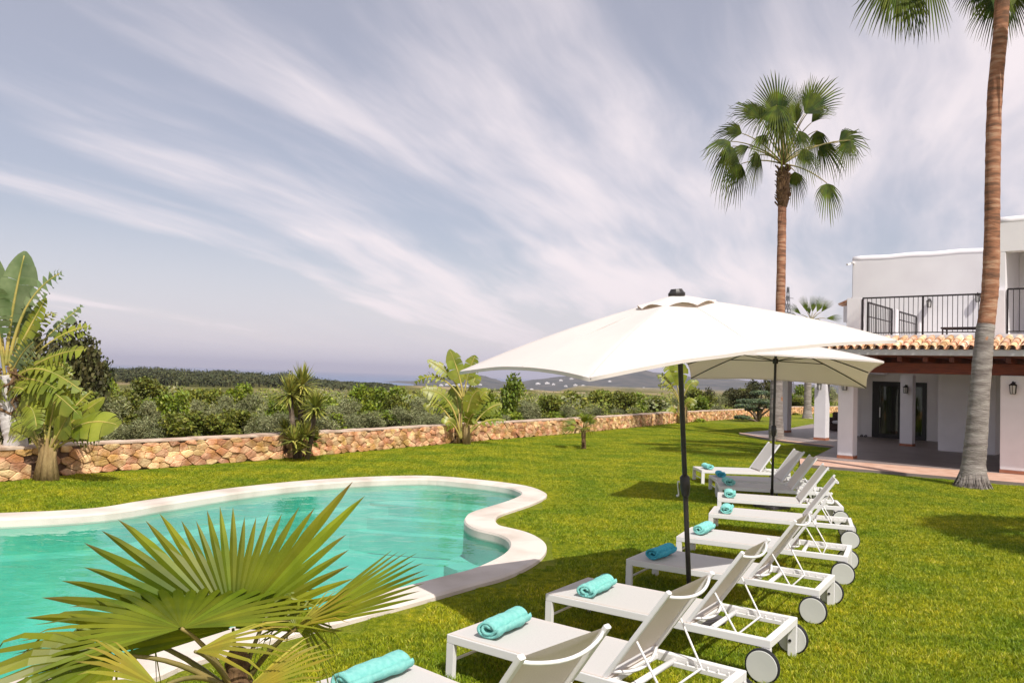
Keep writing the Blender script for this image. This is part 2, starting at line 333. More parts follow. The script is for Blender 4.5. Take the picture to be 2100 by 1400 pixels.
# ---- countryside terrain beyond the wall, sea, hills
def rayhit(az):
    d=Vector((math.sin(az),math.cos(az))); best=None
    for i in range(len(lawnb)):
        a=lawnb[i-1]; b=lawnb[i]; e=b-a; den=d.x*e.y-d.y*e.x
        if abs(den)<1e-9: continue
        t=(a.x*e.y-a.y*e.x)/den; s_=(a.x*d.y-a.y*d.x)/den
        if t>0 and -1e-6<=s_<=1+1e-6 and (best is None or t<best): best=t
    return best or 60
def tz(x,y):
    r=math.hypot(x,y); az=math.degrees(math.atan2(x,y)); r0=rayhit(R(az))
    s_=max(0,r-r0); n=noise.noise(Vector((x*.02,y*.02,0)))
    z=-.35-4.2*(1-math.exp(-s_/80))+n*min(1.0,s_/60)*.5
    if r>450:
        land=-5-(r-450)*.022 if az<1.5 else -5-min(r-450,2500)*.008
        k=min(1,max(0,(az-1.5)/3)); a=-5-(r-450)*.03; b=-5-min(r-450,2500)*.008; z=a*(1-k)+b*k if r<6000 else -70
    return z
tm=MB(); naz=180; nr=70; vs=[]
for j in range(nr):
    for i in range(naz+1):
        az=R(-88+176*i/naz); r0=rayhit(az)-.15; r=r0*((7000/r0)**(j/(nr-1)))
        x,y=r*math.sin(az),r*math.cos(az); vs.append((x,y,tz(x,y) if j else -.35))
k=naz+1; tm.add(vs,[(j*k+i,j*k+i+1,(j+1)*k+i+1,(j+1)*k+i) for j in range(nr-1) for i in range(naz)])
struct(tm.build('countryside_ground','terrain',smooth=True))
sm=MB(); vs=[]; radii=[500,1500,4000,10000,20000,32000]
for r in radii:
    for i in range(49):
        az=R(-88+176*i/48); vs.append((r*math.sin(az),r*math.cos(az),-62))
sm.add(vs,[(j*49+i,j*49+i+1,(j+1)*49+i+1,(j+1)*49+i) for j in range(len(radii)-1) for i in range(48)])
struct(sm.build('sea','sea'))
hp=[(770,812),(815,803),(830,797),(845,791),(860,786),(880,777),(905,771),(940,768),(972,767),(990,769),(1010,775),(1035,783),(1063,783),(1100,777),(1157,771),(1214,766),(1266,758),(1314,757),(1343,763),(1400,771),(1450,774),(1503,777),(1560,783),(1650,788),(1800,792),(2100,803),(2600,815)]
HR=4300.0
def prof_z(px):
    for (x0,y0),(x1,y1) in zip(hp,hp[1:]):
        if x0<=px<=x1:
            t=(px-x0)/(x1-x0); t=t*t*(3-2*t); return at(px,y0+(y1-y0)*t,HR)
    return None
hm=MB(); cols=170; rows=26; vs=[]
for j in range(rows):
    f=j/(rows-1)  # 0 near foot .. 1 far foot
    rr=HR*(.66+.62*f); e=math.exp(-((rr/HR-1)/.16)**2)
    for i in range(cols+1):
        px=770+(2600-770)*i/cols; P=prof_z(px); d=Vector((P.x,P.y))/HR
        n=noise.fractal(Vector((d.x*rr*.0022,d.y*rr*.0022,3)),.9,2.1,5)
        z=-45+(P.z+45)*e*(1+.0*n)+n*14*(1-e*.75)*min(1,f*6)
        if j==0: z=-64
        if i<9: z=z*(i/9)+(-64)*(1-i/9)
        vs.append((d.x*rr,d.y*rr,z))
k=cols+1; hm.add(vs,[(j*k+i,j*k+i+1,(j+1)*k+i+1,(j+1)*k+i) for j in range(rows-1) for i in range(cols)])
hills=struct(hm.build('hills','hill',smooth=True))
def hz(x,y):
    # height of the hills under a point, from the same rows
    rr=math.hypot(x,y)
    return None
# ---- dry stone wall
def clip(poly,p,n):
    out=[]
    for i in range(len(poly)):
        a=poly[i-1]; b=poly[i]; da=(a-p).dot(n); db=(b-p).dot(n)
        if (da<=0)!=(db<=0): out.append(a.lerp(b,da/(da-db)))
        if db<=0: out.append(b)
    return out
def wallz(s_): return .56+.02*math.sin(s_*.7)
stn=MB(); core=MB(); capm=MB(); S=0
rs=random.Random(3)
for i in range(1,len(wl)-1):
    a,b=wl[i],wl[i+1]; d=(b-a); Ln=d.length; d=d/Ln; nrm=Vector((d.y,-d.x))     # towards the garden
    cz=.60
    M=Matrix(((d.x,nrm.x,0,a.x),(d.y,nrm.y,0,a.y),(0,0,1,0),(0,0,0,1)))
    core.box(-.02,Ln+.02,-.40,.005,-.4,cz-.03,M)
    cw=.29; ch=.118; nx=int(Ln/cw)+1; nz_=5
    site={}
    for ix in range(-1,nx+2):
        for iz in range(-1,nz_+1):
            site[ix,iz]=Vector(((ix+.5+(iz%2)*.5+rs.uniform(-.46,.46))*cw,(iz+.5+rs.uniform(-.24,.24))*ch))
    for ix in range(0,nx+1):
        for iz in range(0,nz_):
            p=site[ix,iz]; poly=[Vector((max(0,p.x-1),0)),Vector((min(Ln,p.x+1),0)),Vector((min(Ln,p.x+1),cz-.02)),Vector((max(0,p.x-1),cz-.02))]
            if p.x<0 or p.x>Ln: continue
            for jx in range(ix-2,ix+3):
                for jz in range(iz-2,iz+3):
                    if (jx,jz)!=(ix,iz) and (jx,jz) in site:
                        q=site[jx,jz]; n=Vector(((q-p).x,(q-p).y*2.9)); poly=clip(poly,(p+q)/2,n)
                        if len(poly)<3: break
                if len(poly)<3: break
            if len(poly)<3: continue
            c0=sum(poly,Vector((0,0)))/len(poly)
            # subdivide edges for a rounded outline
            pl=[]
            for q in range(len(poly)):
                pl+= [poly[q-1].lerp(poly[q],.12),poly[q-1].lerp(poly[q],.88)]
            k=len(pl); dep=.035+rs.random()*.045; tilt=rs.uniform(-.12,.12)
            vs=[]
            for sh,y in ((.985,0),(.97,dep*.75),(.89,dep),(.5,dep*1.05)):
                for q in pl:
                    v=c0+(q-c0)*sh; vs.append(M@Vector((v.x,y+tilt*(v.x-c0.x)*.3+rs.uniform(-.004,.004),v.y)))
            fs=[(r*k+q,r*k+(q+1)%k,(r+1)*k+(q+1)%k,(r+1)*k+q) for r in range(3) for q in range(k)]+[tuple(range(3*k,4*k))]
            stn.add(vs,fs)
    s_=0
    while s_<Ln:
        w_=min(rs.uniform(.5,1.1),Ln-s_); capm.box(s_+.004,s_+w_-.004,-.43,.03+rs.uniform(0,.04),cz-.028,cz+.012+rs.uniform(-.012,.018),M); s_+=w_
wallo=empty('stone_wall',(0,0,0),0,'low rust coloured dry stone wall along the far edge of the lawn','wall')
core.build('wall_core','mortar',wallo); stn.build('stonework','stone',wallo,smooth=False); capm.build('capping','copestone',wallo,bevel=.015)
# ---- terrace
phi=R(-41); E1=Vector((math.cos(phi),math.sin(phi))); E2=Vector((-E1.y,E1.x)); HO=gp(1716.5,938.5,.08).to_2d()
def loc(u,v): return HO+E1*u+E2*v
oL,oR=gp(1640,951,.08).to_2d(),gp(2100,990,.08).to_2d(); iL,iR=gp(1640,938,.08).to_2d(),gp(2100,974,.08).to_2d()
oRR=oR+(oR-oL)*2; iRR=iR+(iR-iL)*2
apex=loc(-1.1,3.6)
T2f=[gp(1712,915,.08).to_2d(),gp(1601,903,.08).to_2d(),gp(1516,888,.08).to_2d()]
T2b=[gp(1545,884.5,.08).to_2d(),gp(1618,878,.08).to_2d()]
terr=[oL,oRR,loc(14,22),loc(-9,22),T2b[1],T2b[0],T2f[2],T2f[1],T2f[0]]
def slab(P,z0,z1,mb):
    if area(P)<0: P=P[::-1]
    cap(P,z1,mb); k=len(P); mb.add([(*p,z1) for p in P]+[(*p,z0) for p in P],[(i,i+k,(i+1)%k+k,(i+1)%k) for i in range(k)])
mb=MB(); slab(terr,-.05,.08,mb); struct(mb.build('terrace','terrace'))
mb=MB(); slab([oL+Vector((.02,.03)),oRR,iRR,iL],.0801,.084,mb)
b2=[T2f[2]+Vector((.05,0)),T2f[1],T2f[0]]; t2in=[p+E2*(-.0)+Vector((.1,.62)) for p in b2]
slab([b2[0],b2[1],b2[2],t2in[2],t2in[1],t2in[0]],.0801,.084,mb)
struct(mb.build('terrace_edging','terrace_edge'))
# ================================================================== THE HOUSE (local frame: u along the front, v into depth)
house=empty('villa',(HO.x,HO.y,0),phi,'white two storey villa with tiled porch roof and iron balcony railings','house')
def HB(name,mt,boxes,parent=None,bevel=0,label=None,smooth=False):
    mb=MB()
    for b in boxes: mb.box(*b)
    return mb.build(name,mt,parent or house,bevel=bevel,label=label,smooth=smooth)
ZF=.08
def column(u,v,w=.46,d=.44,h=2.76,hp=.09,nm='column',label=None):
    c=HB(nm,'stucco_col',[(u,u+w,v,v+d,ZF+hp,h)],bevel=.015,label=label)
    HB('plinth','plinth',[(u-.006,u+w+.006,v-.006,v+d+.006,ZF+.001,ZF+hp)],c)
    return c
column(0,0); column(4.4,0,.62,.46); column(9.0,0,.62,.46); column(-.44,8.3,.46,.42,2.86); column(-3.67,7.9,.48,.46,2.9); column(-6.7,11.5,.45,.5,2.9)
# porch roof: beam, rafters, ceiling, fascia, tiles
HB('porch_beam','wood',[(-.12,13,.04,.36,2.765,3.08)],bevel=.01)
mb=MB()
for k in range(20): mb.box(-.1+k*.68,0.02+k*.68,-.82,8,3.085,3.22)
mb.build('rafter','rafter',house)
HB('porch_ceiling','rafter',[(-.5,13,-.8,13,3.225,3.29)])
HB('fascia','fascia',[(-.62,13,-.93,-.80,3.26,3.43),(-.62,-.5,-.80,9,3.26,3.43)],bevel=.008)
HB('roof_terrace','stucco',[(.1,3.98,.25,7.98,3.295,3.92),(-.4,-.05,.4,8,3.295,3.5)])
# tiles: rows of barrel tiles sloping from v=.25 down to v=-.98
tl=MB(); rt=random.Random(5)
def barrel(P0,P1,r0,r1,up,mb,flip=1):
    d=(P1-P0).normalized(); s_=d.cross(up).normalized(); n=s_.cross(d).normalized(); vs=[]; K=8
    for P,r in ((P0,r0),(P1,r1)):
        for th in (0,.014):
            for k in range(K+1):
                a=PI*k/K; vs.append(P+s_*math.cos(a)*(r-th)+n*(math.sin(a)*(r-th))*flip*.9)
    k=K+1; fs=[]
    for i in range(K):
        fs+= [(i,i+1,2*k+i+1,2*k+i),(k+i+1,k+i,3*k+i,3*k+i+1),(2*k+i,2*k+i+1,3*k+i+1,3*k+i),(i+1,i,k+i,k+i+1)]
    fs+= [(0,2*k,3*k,k),(K,k+K,3*k+K,2*k+K)]
    mb.add(vs,fs)
U=Vector((0,0,1))
for k in range(56):
    u=-.55+k*.245
    for r in range(3):
        v1=-1.0+r*.36; z1=3.47+r*.115; v0=v1+.46; z0=z1+.115+.03
        ju=rt.uniform(-.012,.012)
        barrel(Vector((u+ju,v0,z0)),Vector((u+ju,v1,z1)),.078,.10,U,tl)
        barrel(Vector((u+.1225,v0,z0+.02)),Vector((u+.1225,v1+.02,z1+.015)),.09,.075,U,tl,-1)
for k in range(30):
    v=-.5+k*.245
    for r in range(2):
        u1=-.98+r*.36; z1=3.47+r*.115
        barrel(Vector((u1+.46,v,z1+.145)),Vector((u1,v,z1)),.078,.10,U,tl)
        barrel(Vector((u1+.46,v+.1225,z1+.165)),Vector((u1+.02,v+.1225,z1+.015)),.09,.075,U,tl,-1)
tl.build('roof_tiles','tile',house)
# ground floor walls
gw=[(-3.4,-2.9,13,13.4,ZF,3.22),(-.62,9,13,13.4,ZF,3.22),(-2.9,-.62,13,13.4,2.62,3.22),(-3.7,-3.4,13,20,ZF,3.22)]
HB('ground_floor_wall','stucco',gw,bevel=.01)
HB('wall_block','stucco_col',[(1.2,3.05,7.1,13,ZF,3.22)],bevel=.02)
HB('ground_floor_wall','stucco',[(3.05,12,8.6,13,ZF,3.22)],bevel=.01)
# sliding door with curtains behind the glass
dr=HB('sliding_door','doorframe',[(-2.9,-2.6,12.98,13.1,ZF,2.62),(-.80,-.62,12.98,13.1,ZF,2.62),(-2.6,-.8,12.98,13.1,2.42,2.62),(-2.6,-.8,12.98,13.1,ZF,.25),(-1.80,-1.68,12.985,13.09,.25,2.42)],bevel=.004)
mb=MB(); ns=40
def curtain(u0,u1,mb):
    vs=[]; n=26
    for i in range(n+1):
        u=u0+(u1-u0)*i/n; vv=13.28+.035*math.sin(i*1.9)
        for z in (.26,2.42): vs.append((u,vv,z))
    mb.add(vs,[(2*i,2*i+2,2*i+3,2*i+1) for i in range(n)])
curtain(-2.58,-2.15,mb); curtain(-1.3,-.82,mb); mb.build('curtain','curtain',dr)
MT['glass']=mat('door_glass',(.01,.014,.008),rough=.05,spec=.6)
g,t,o_=nt('door_glass_pane'); tr=t.nodes.new('ShaderNodeBsdfTransparent'); tr.inputs[0].default_value=(.55,.62,.5,1); gl=t.nodes.new('ShaderNodeBsdfGlossy'); gl.inputs['Roughness'].default_value=.02
fr=t.nodes.new('ShaderNodeFresnel'); fr.inputs[0].default_value=1.5; mx=t.nodes.new('ShaderNodeMixShader'); L(t,fr.outputs[0],mx.inputs[0]); L(t,tr.outputs[0],mx.inputs[1]); L(t,gl.outputs[0],mx.inputs[2]); L(t,mx.outputs[0],o_.inputs[0]); MT['pane']=g
HB('pane','pane',[(-2.6,-1.80,13.04,13.05,.25,2.42),(-1.68,-.80,13.04,13.05,.25,2.42)],dr)
HB('door_handle','steel',[(-2.57,-2.53,12.93,12.97,1.0,1.45)],dr)
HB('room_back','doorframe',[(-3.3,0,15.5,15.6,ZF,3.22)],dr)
# upper storey
HB('upper_wall','stucco',[(-2.25,12,8,8.3,3.505,7.5),(-2.25,-1.95,8.3,16,3.505,7.5),(-1.95,12,8.3,16,7.0,7.2)],bevel=.03)
pm=MB(); pts=[]; 
for k in range(41):
    u=-2.25+k*.36; pts.append((u,8.15,7.5+.015*math.sin(k*1.3)))
pm.tube(pts,.165,10); pm.tube([(-2.1,8.1+q*.8,7.5) for q in range(10)],.165,10); pm.build('parapet_cap','stucco_col',house,smooth=True)
# tower with recessed covered balcony on the right
HB('tower_wall','stucco',[(4.15,9,.5,.78,6.28,7.15),(4.15,4.42,.782,8,3.925,7.15),(9.0,9.3,.5,8,3.3,7.15),(4.42,9,.782,8,6.9,7.05),(4.15,4.42,.5,.78,5.15,6.28),(4.42,9,2.6,2.8,3.93,6.9)],bevel=.012)
HB('roof_terrace','stucco',[(3.98,9,.25,7.98,3.295,3.925)])
pm=MB(); pm.tube([(4.15+k*.4,.64,7.16) for k in range(13)],.15,10); pm.tube([(4.285,.64+k*.8,7.16) for k in range(10)],.15,10); pm.build('parapet_cap','stucco_col',house,smooth=True)
HB('balcony_pier','stucco_col',[(4.12,4.45,.26,.498,3.926,5.17)],bevel=.012)
HB('balcony_pier','stucco_col',[(.12,.56,.3,.72,3.926,5.10)],bevel=.012)
HB('balcony_pier','stucco_col',[(.5,.74,3.4,3.7,3.926,5.0)],bevel=.012)
HB('balcony_pier','stucco_col',[(.5,.74,6.4,6.65,3.926,4.75)],bevel=.012)

# left corner: eave and dark shutter on the side wall of the upper storey
mb=MB(); mb.add([(-2.26,9.0,6.1),(-3.1,9.0,5.75),(-3.1,11.5,5.75),(-2.26,11.5,6.1),(-2.26,9.0,6.2),(-3.15,9.0,5.83),(-3.15,11.5,5.83),(-2.26,11.5,6.2)],[(0,1,2,3),(7,6,5,4),(0,4,5,1),(1,5,6,2),(3,2,6,7),(0,3,7,4)]); 
mb.build('side_canopy','tile',house)
HB('side_wing','stucco',[(-2.95,-2.26,9.1,11.4,5.05,5.74)],bevel=.01)
HB('side_wing','stucco',[(-2.45,-2.26,8.2,12,3.505,5.04)],bevel=.01)
HB('shutter','doorframe',[(-2.72,-2.46,9.3,9.42,3.6,5.04)],bevel=.01)
# rear left porch slab over the far columns
HB('rear_porch_roof','stucco_col',[(-7.0,-2.3,7.9,14,2.905,3.5)],bevel=.02)
HB('rear_parapet_post','stucco_col',[(-3.5,-3.1,9.0,9.4,3.501,4.75),(-5.2,-3.5,9.1,9.3,3.501,4.45)],bevel=.02)
HB('bench_seat','fibre',[(-2.6,-.9,11.2,12.2,ZF+.002,.9)],bevel=.04) if False else None
# railings
def railing(p0,p1,z0,z1,n,midrail=None,label=None,posts=()):
    p0=Vector(p0); p1=Vector(p1); mb=MB()
    mb.bar((p0.x,p0.y,z1),(p1.x,p1.y,z1),.05,.045); mb.bar((p0.x,p0.y,z0+.07),(p1.x,p1.y,z0+.07),.03,.03)
    if midrail: mb.bar((p0.x,p0.y,midrail),(p1.x,p1.y,midrail),.03,.03)
    fr=mb.build('railing','iron',house,label=label)
    bm_=MB()
    for k in range(n+1):
        q=p0.lerp(p1,k/n); bm_.tube([(q.x,q.y,z0+.07),(q.x,q.y,z1)],.0105,6)
    bm_.build('balusters','iron',fr)
    for f in (0,1)+tuple(posts):
        q=p0.lerp(p1,f); fr2=MB(); fr2.box(q.x-.025,q.x+.025,q.y-.025,q.y+.025,z0+.003,z1-.02); fr2.build('rail_post','iron',fr)
railing((.60,.32),(4.05,.32),3.925,5.08,26,label='long black railing across the porch roof terrace',posts=(.5,))
railing((4.5,.32),(8.9,.32),3.93,5.19,30,label='black railing in front of the covered balcony')
railing((.62,.78),(.62,3.3),3.925,4.99,14,4.55)
railing((.62,3.8),(.62,6.3),3.925,4.98,12,4.7)
# wall lanterns
def lantern(u,v,z,label):
    mb=MB(); k=6
    def hexr(r,zz): return [(u+r*math.cos(2*PI*(i+.5)/k),v-.11+r*math.sin(2*PI*(i+.5)/k),zz) for i in range(k)]
    rings=[(.005,.19),(.02,.175),(.02,.15),(.10,.09),(.112,.075),(.10,.07)]
    vs=[]; 
    for r,dz in rings: vs+=hexr(r,z+dz)
    mb.add(vs,[(a*k+i,(a+1)*k+i,(a+1)*k+(i+1)%k,a*k+(i+1)%k) for a in range(len(rings)-1) for i in range(k)]); mb.add(hexr(.10,z+.07),[tuple(range(k))])
    mb.add(hexr(.072,z-.15)+hexr(.072,z-.165),[tuple(range(k)),tuple(reversed(range(k,2*k)))]+[(i,i+k,(i+1)%k+k,(i+1)%k) for i in range(k)])
    for i in range(k):
        a=2*PI*(i+.5)/k; mb.bar((u+.09*math.cos(a),v-.11+.09*math.sin(a),z+.07),(u+.07*math.cos(a),v-.11+.07*math.sin(a),z-.15),.013,.013)
    mb.box(u-.012,u+.012,v-.11,v-.004,z+.1,z+.125); mb.box(u-.045,u+.045,v-.012,v-.003,z-.02,z+.17)
    fr=mb.build('wall_lantern','iron',house,label=label); g=MB(); vs=[]
    for r,dz in ((.084,.068),(.064,-.148)): vs+=hexr(r,z+dz)
    g.add(vs,[(i,k+i,k+(i+1)%k,(i+1)%k) for i in range(k)]); g.build('lamp_glass','lampglass',fr)
lantern(.23,0,2.36,'black wall lantern on the front left porch column')
lantern(4.72,0,2.42,'black wall lantern on the porch column right of the palm')
lantern(-.21,8.3,2.3,'black wall lantern on the column before the sliding door')
lantern(-3.43,7.9,2.32,'black wall lantern on the far left column')
lantern(.66,8,5.62,'black lantern high on the balcony wall')
lantern(.55,3.4,5.2,'black lantern above the balcony post') if False else None
lantern(2.3,8,5.78,'black lantern on the balcony wall beside the palm trunk')
cmb=MB(); cmb.lathe([(.07,7.34),(.07,7.40),(.03,7.42)],12,c=(-2.2,7.93,0)); cmb.bar((-2.28,7.9,7.34),(-2.36,7.7,7.28),.07,.07); cmb.build('security_camera','farwhite',house)
# things on the porch and balcony
sb=empty('outdoor_sofa',loc(-5.7,15.6).to_3d()+Vector((0,0,.08)),phi,'dark brown outdoor sofa in the shade behind the left porch columns','sofa')
MT['wicker']=mat('dark_wicker',(.04,.02,.015),(.07,.04,.03),scale=60,rough=.7,bump=.5,bscale=150)
m1=MB(); m1.box(-.2,1.9,0,.85,.03,.38); m1.build('sofa_base','wicker',sb,bevel=.03)
m1=MB(); m1.box(-.2,1.9,.86,1.05,.05,.95); m1.build('backrest','wicker',sb,bevel=.04)
m1=MB(); m1.box(-.2,.05,0.0,.85,.381,.68); m1.build('armrest','wicker',sb,bevel=.03)
m1=MB(); m1.box(.07,1.88,.03,.84,.385,.52); m1.build('seat_cushion','fascia',sb,bevel=.04)
sl=empty('sandals',loc(-3.25,12.72).to_3d()+Vector((0,0,.08)),phi,'pair of dark sandals left on the porch floor beside the door','footwear')
for k,(x,r_) in enumerate(((0,.15),(.17,-.1))):
    q=MB(); n=14; vs=[]
    for z in (0,.03):
        for i in range(n):
            a=2*PI*i/n; vs.append((x+math.cos(a)*(.05+.008*math.sin(a)),math.sin(a)*.14,z))
    q.add(vs,[tuple(reversed(range(n))),tuple(range(n,2*n))]+[(i,(i+1)%n,n+(i+1)%n,n+i) for i in range(n)])
    so=q.build('sole','rubber',sl); q=MB(); q.tube([(x-.05,.02,.03),(x-.03,.03,.08),(x+.03,.03,.08),(x+.05,.02,.03)],.014,6); q.tube([(x-.05,-.07,.03),(x,-.06,.09),(x+.05,-.07,.03)],.014,6); q.build('strap','rubber',so)
bt=empty('balcony_table',loc(3.2,1.3).to_3d()+Vector((0,0,3.925)),phi,'low dark table on the balcony floor behind the railing','table')
m1=MB(); m1.box(-.55,.55,-.3,.3,.22,.27); m1.build('table_top','wicker',bt,bevel=.01)
for sx in (-1,1):
    for sy in (-1,1): m1=MB(); m1.box(sx*.5-.02,sx*.5+.02,sy*.26-.02,sy*.26+.02,0,.219); m1.build('leg','wicker',bt)
# ================================================================== LOUNGERS
LW=.787; LT=.323; LL=2.0; PV=1.345
def make_lounger():
    r=empty('sun_lounger')
    f=MB(); b=.055; h=.062
    f.box(0,LL,0,b,LT-h,LT); f.box(0,LL,LW-b,LW,LT-h,LT); f.box(0,b,b,LW-b,LT-h,LT); f.box(LL-b,LL,b,LW-b,LT-h,LT)
    f.box(PV-.02,PV+.025,b,LW-b,LT-h+.01,LT-.014)
    f.build('frame','whitemetal',r,bevel=.004)
    for x in (0,LL-.07):
        for y in (0,LW-.04):
            q=MB(); q.box(x,x+.07,y,y+.04,0,LT-h-.0005); q.build('leg','whitemetal',r,bevel=.003)
    q=MB(); q.tube([(.035,.04,.13),(.035,LW-.04,.13)],.011,8); q.build('stretcher','whitemetal',r,smooth=True)
    # seat sling
    q=MB(); nx,ny=14,6; vs=[]
    for i in range(nx+1):
        for j in range(ny+1):
            x=.012+(PV+.03-.024)*i/nx; y=.012+(LW-.024)*j/ny; e=math.sin(PI*j/ny)*math.sin(PI*min(1,max(0,i/nx)))
            vs.append((x,y,LT+.0035-.006*e))
    k=ny+1; q.add(vs,[(i*k+j,(i+1)*k+j,(i+1)*k+j+1,i*k+j+1) for i in range(nx) for j in range(ny)]); q.build('seat_sling','sling',r,smooth=True)
    # back rest
    A=Vector((PV-.02,0,LT-.0)); B=Vector((1.749,0,.93)); d=(B-A).normalized(); n=Vector((d.z,0,-d.x)); Lb=(B-A).length
    for y in (.045,LW-.045):
        q=MB(); q.bar((A.x,y,A.z-.0),(B.x+d.x*.02,y,B.z+d.z*.02),.03,.045,up=Vector((0,1,0))); bf=q.build('back_rail','whitemetal',r,bevel=.004)
    q=MB()
    def arc(s_,sag):
        P=A+d*s_; return [(P.x+n.x*sag*math.sin(PI*k/12)**.8,.055+(LW-.11)*k/12,P.z+n.z*sag*math.sin(PI*k/12)**.8) for k in range(13)]
    q.tube(arc(Lb-.02,.075),.0115,8); q.build('curved_bar','whitemetal',bf,smooth=True); q=MB(); q.tube(arc(.05,.085),.0115,8); q.build('curved_bar','whitemetal',bf,smooth=True)
    q=MB(); vs=[]; nu,nv=12,12
    for i in range(nu+1):
        s_=.03+(Lb-.035)*i/nu; P=A+d*s_-n*.012
        for j in range(nv+1):
            sg=.006*math.sin(PI*j/nv)*math.sin(PI*i/nu); vs.append((P.x+n.x*sg,.035+(LW-.07)*j/nv,P.z+n.z*sg))
    k=nv+1; q.add(vs,[(i*k+j,(i+1)*k+j,(i+1)*k+j+1,i*k+j+1) for i in range(nu) for j in range(nv)]); q.build('back_sling','sling',r,smooth=True)
    # notched support rails, cross bar
    for y in (.085,LW-.085):
        q=MB(); q.box(1.50,LL-b-.001,y-.012,y+.012,LT-.065,LT-.035)
        for k in range(5): q.box(1.60+k*.075,1.612+k*.075,y-.010,y+.010,LT-.036,LT-.012)
        q.build('notched_rail','whitemetal',r,bevel=.002)
    q=MB(); q.tube([(1.49,b,LT-.04),(1.49,LW-b,LT-.04)],.022,10); q.build('cross_bar','whitemetal',r,smooth=True)
    q=MB(); T=A+d*(.46*Lb)
    q.tube([(T.x+n.x*.02,.06,T.z+n.z*.02),(1.70,.085,LT-.005),(1.715,.09,LT-.03),(1.715,LW-.09,LT-.03),(1.70,LW-.085,LT-.005),(T.x+n.x*.02,LW-.06,T.z+n.z*.02)],.008,8); q.build('prop_rod','whitemetal',r,smooth=True)
    for y,s_ in ((-.03,-1),(LW+.03,1)):
        t=MB(); rr=.132; yy0,yy1=sorted((y-.018*1,y+.018*1))
        t.lathe([(rr-.012,yy0),(rr,yy0+.006),(rr,yy1-.006),(rr-.012,yy1)],36,c=(LL-.05,0,rr),axis='y'); w=t.build('wheel','rubber',r)
        t=MB(); t.lathe([(rr-.013,yy0-.003),(rr-.017,yy0-.006),(.03,yy0-.004)],36,c=(LL-.05,0,rr),axis='y'); t.lathe([(rr-.017,yy1+.006),(rr-.013,yy1+.003)],36,c=(LL-.05,0,rr),axis='y')
        t.build('wheel_disc','wheel',w); t=MB(); t.lathe([(.011,LW*.5-.03+(-1 if s_<0 else 1)*0),(.011,LW*.5-.02)],8,c=(LL-.05,0,rr),axis='y') if False else t.lathe([(.013,(.041 if s_<0 else LW-.046)),(.013,(.046 if s_<0 else LW-.041))],10,c=(LL-.05,0,.13),axis='y')
        t.build('axle_bolt','pole',w)
    return r
LP=[(-1.24,4.98,-42.0),(-.41,6.09,-36.2),(.38,7.31,-33.9),(1.32,8.83,-32.2),(2.15,10.22,-26.2),(3.02,12.10,-20.2),(3.57,13.73,-14.8),(4.0,15.30,-10.5),(4.22,16.40,-4.0),(4.32,18.01,1.6)]
LLAB=['nearest white sun lounger, cut off by the bottom edge of the picture',
'second nearest white sun lounger, wheel at the bottom edge','third nearest white sun lounger, dark parasol foot beneath its raised back',
'fourth nearest white lounger, just beyond the near parasol pole','fifth nearest white lounger, foot end crossed by the near parasol pole',
'sixth nearest white sun lounger, next beyond the one crossed by the pole','seventh nearest white lounger, in front of the far parasol pole',
'white lounger right behind the far parasol pole','shaded white lounger with grey look, last but one of the row','white sun lounger at the far end of the row']
proto=make_lounger(); lts=[]
for i,(x,y,a) in enumerate(LP):
    o=proto if i==0 else copy_tree(proto)
    o.location=(x,y,0); o.rotation_euler=(0,0,R(a)); tag(o,LLAB[i],'sun lounger','sun loungers in a curved row on the lawn'); lts.append(o)
# ---- towels: a folded sheet rolled up, lying across the foot end
def towel_mesh(seed,flat,length,name='towel',mt='towel'):
    rn=random.Random(seed); pr=[]
    th=.022; turns=2.05; n=56; prof=[]
    for k in range(n+1):
        a=turns*2*PI*k/n; r=.016+.052*(k/n); prof.append(Vector((r*math.cos(a)*(1.25+.14*math.sin(seed)),r*math.sin(a)*flat*.9)))
    # tail folded under
    e=prof[-1]; a=turns*2*PI
    ext=[]; zmin=min(p.y for p in prof)
    for k in range(1,8): ext.append(Vector((e.x-.012*k*(1+.0*k), e.y+(zmin+.004-e.y)*(k/7)**.8)))
    prof=prof+ext
    mb=MB(); K=len(prof); ny=12; nrm=[]
    for k in range(K):
        t=(prof[min(k+1,K-1)]-prof[max(k-1,0)]).normalized(); nrm.append(Vector((t.y,-t.x)))
    zs=min(p.y for p in prof)-th*.5
    vs=[]
    for j in range(ny+1):
        y=length*(j/ny-.5); 
        for sgn in (1,-1):
            for k in range(K):
                w=.006*math.sin(y*17+k*.2+seed)+.004*math.sin(y*41+seed*2+k*.1)
                p=prof[k]+nrm[k]*(sgn*th*.46+w*(k/K)); vs.append((p.x,y*(1+.0*k)+(.006*math.sin(k*.5+seed) if j in (0,ny) else 0),max(0,p.y-zs)))
    S2=2*K; fs=[]
    for j in range(ny):
        for k in range(K-1):
            fs.append((j*S2+k,j*S2+k+1,(j+1)*S2+k+1,(j+1)*S2+k)); fs.append((j*S2+K+k+1,j*S2+K+k,(j+1)*S2+K+k,(j+1)*S2+K+k+1))
        for k in (0,K-1): fs.append((j*S2+k,(j+1)*S2+k,(j+1)*S2+K+k,j*S2+K+k))
    for j in (0,ny):
        for k in range(K-1): fs.append((j*S2+k,j*S2+K+k,j*S2+K+k+1,j*S2+k+1))
    mb.add(vs,fs); return mb.build(name,mt,smooth=True)
TP=[((765,1376),-36,.55,1.0),((1034,1277),-34,.50,1.0),((1224,1200),-32,.50,.95),((1356,1131),-28,.46,.95),((1443,1083),-24,.42,.95),((1487,1045),-18,.42,1.0),((1496,1016),-12,.40,1.0),((1493,987),-9,.38,1.0),((1477,971),-4,.38,1.0),((1451,956),2,.38,1.0)]
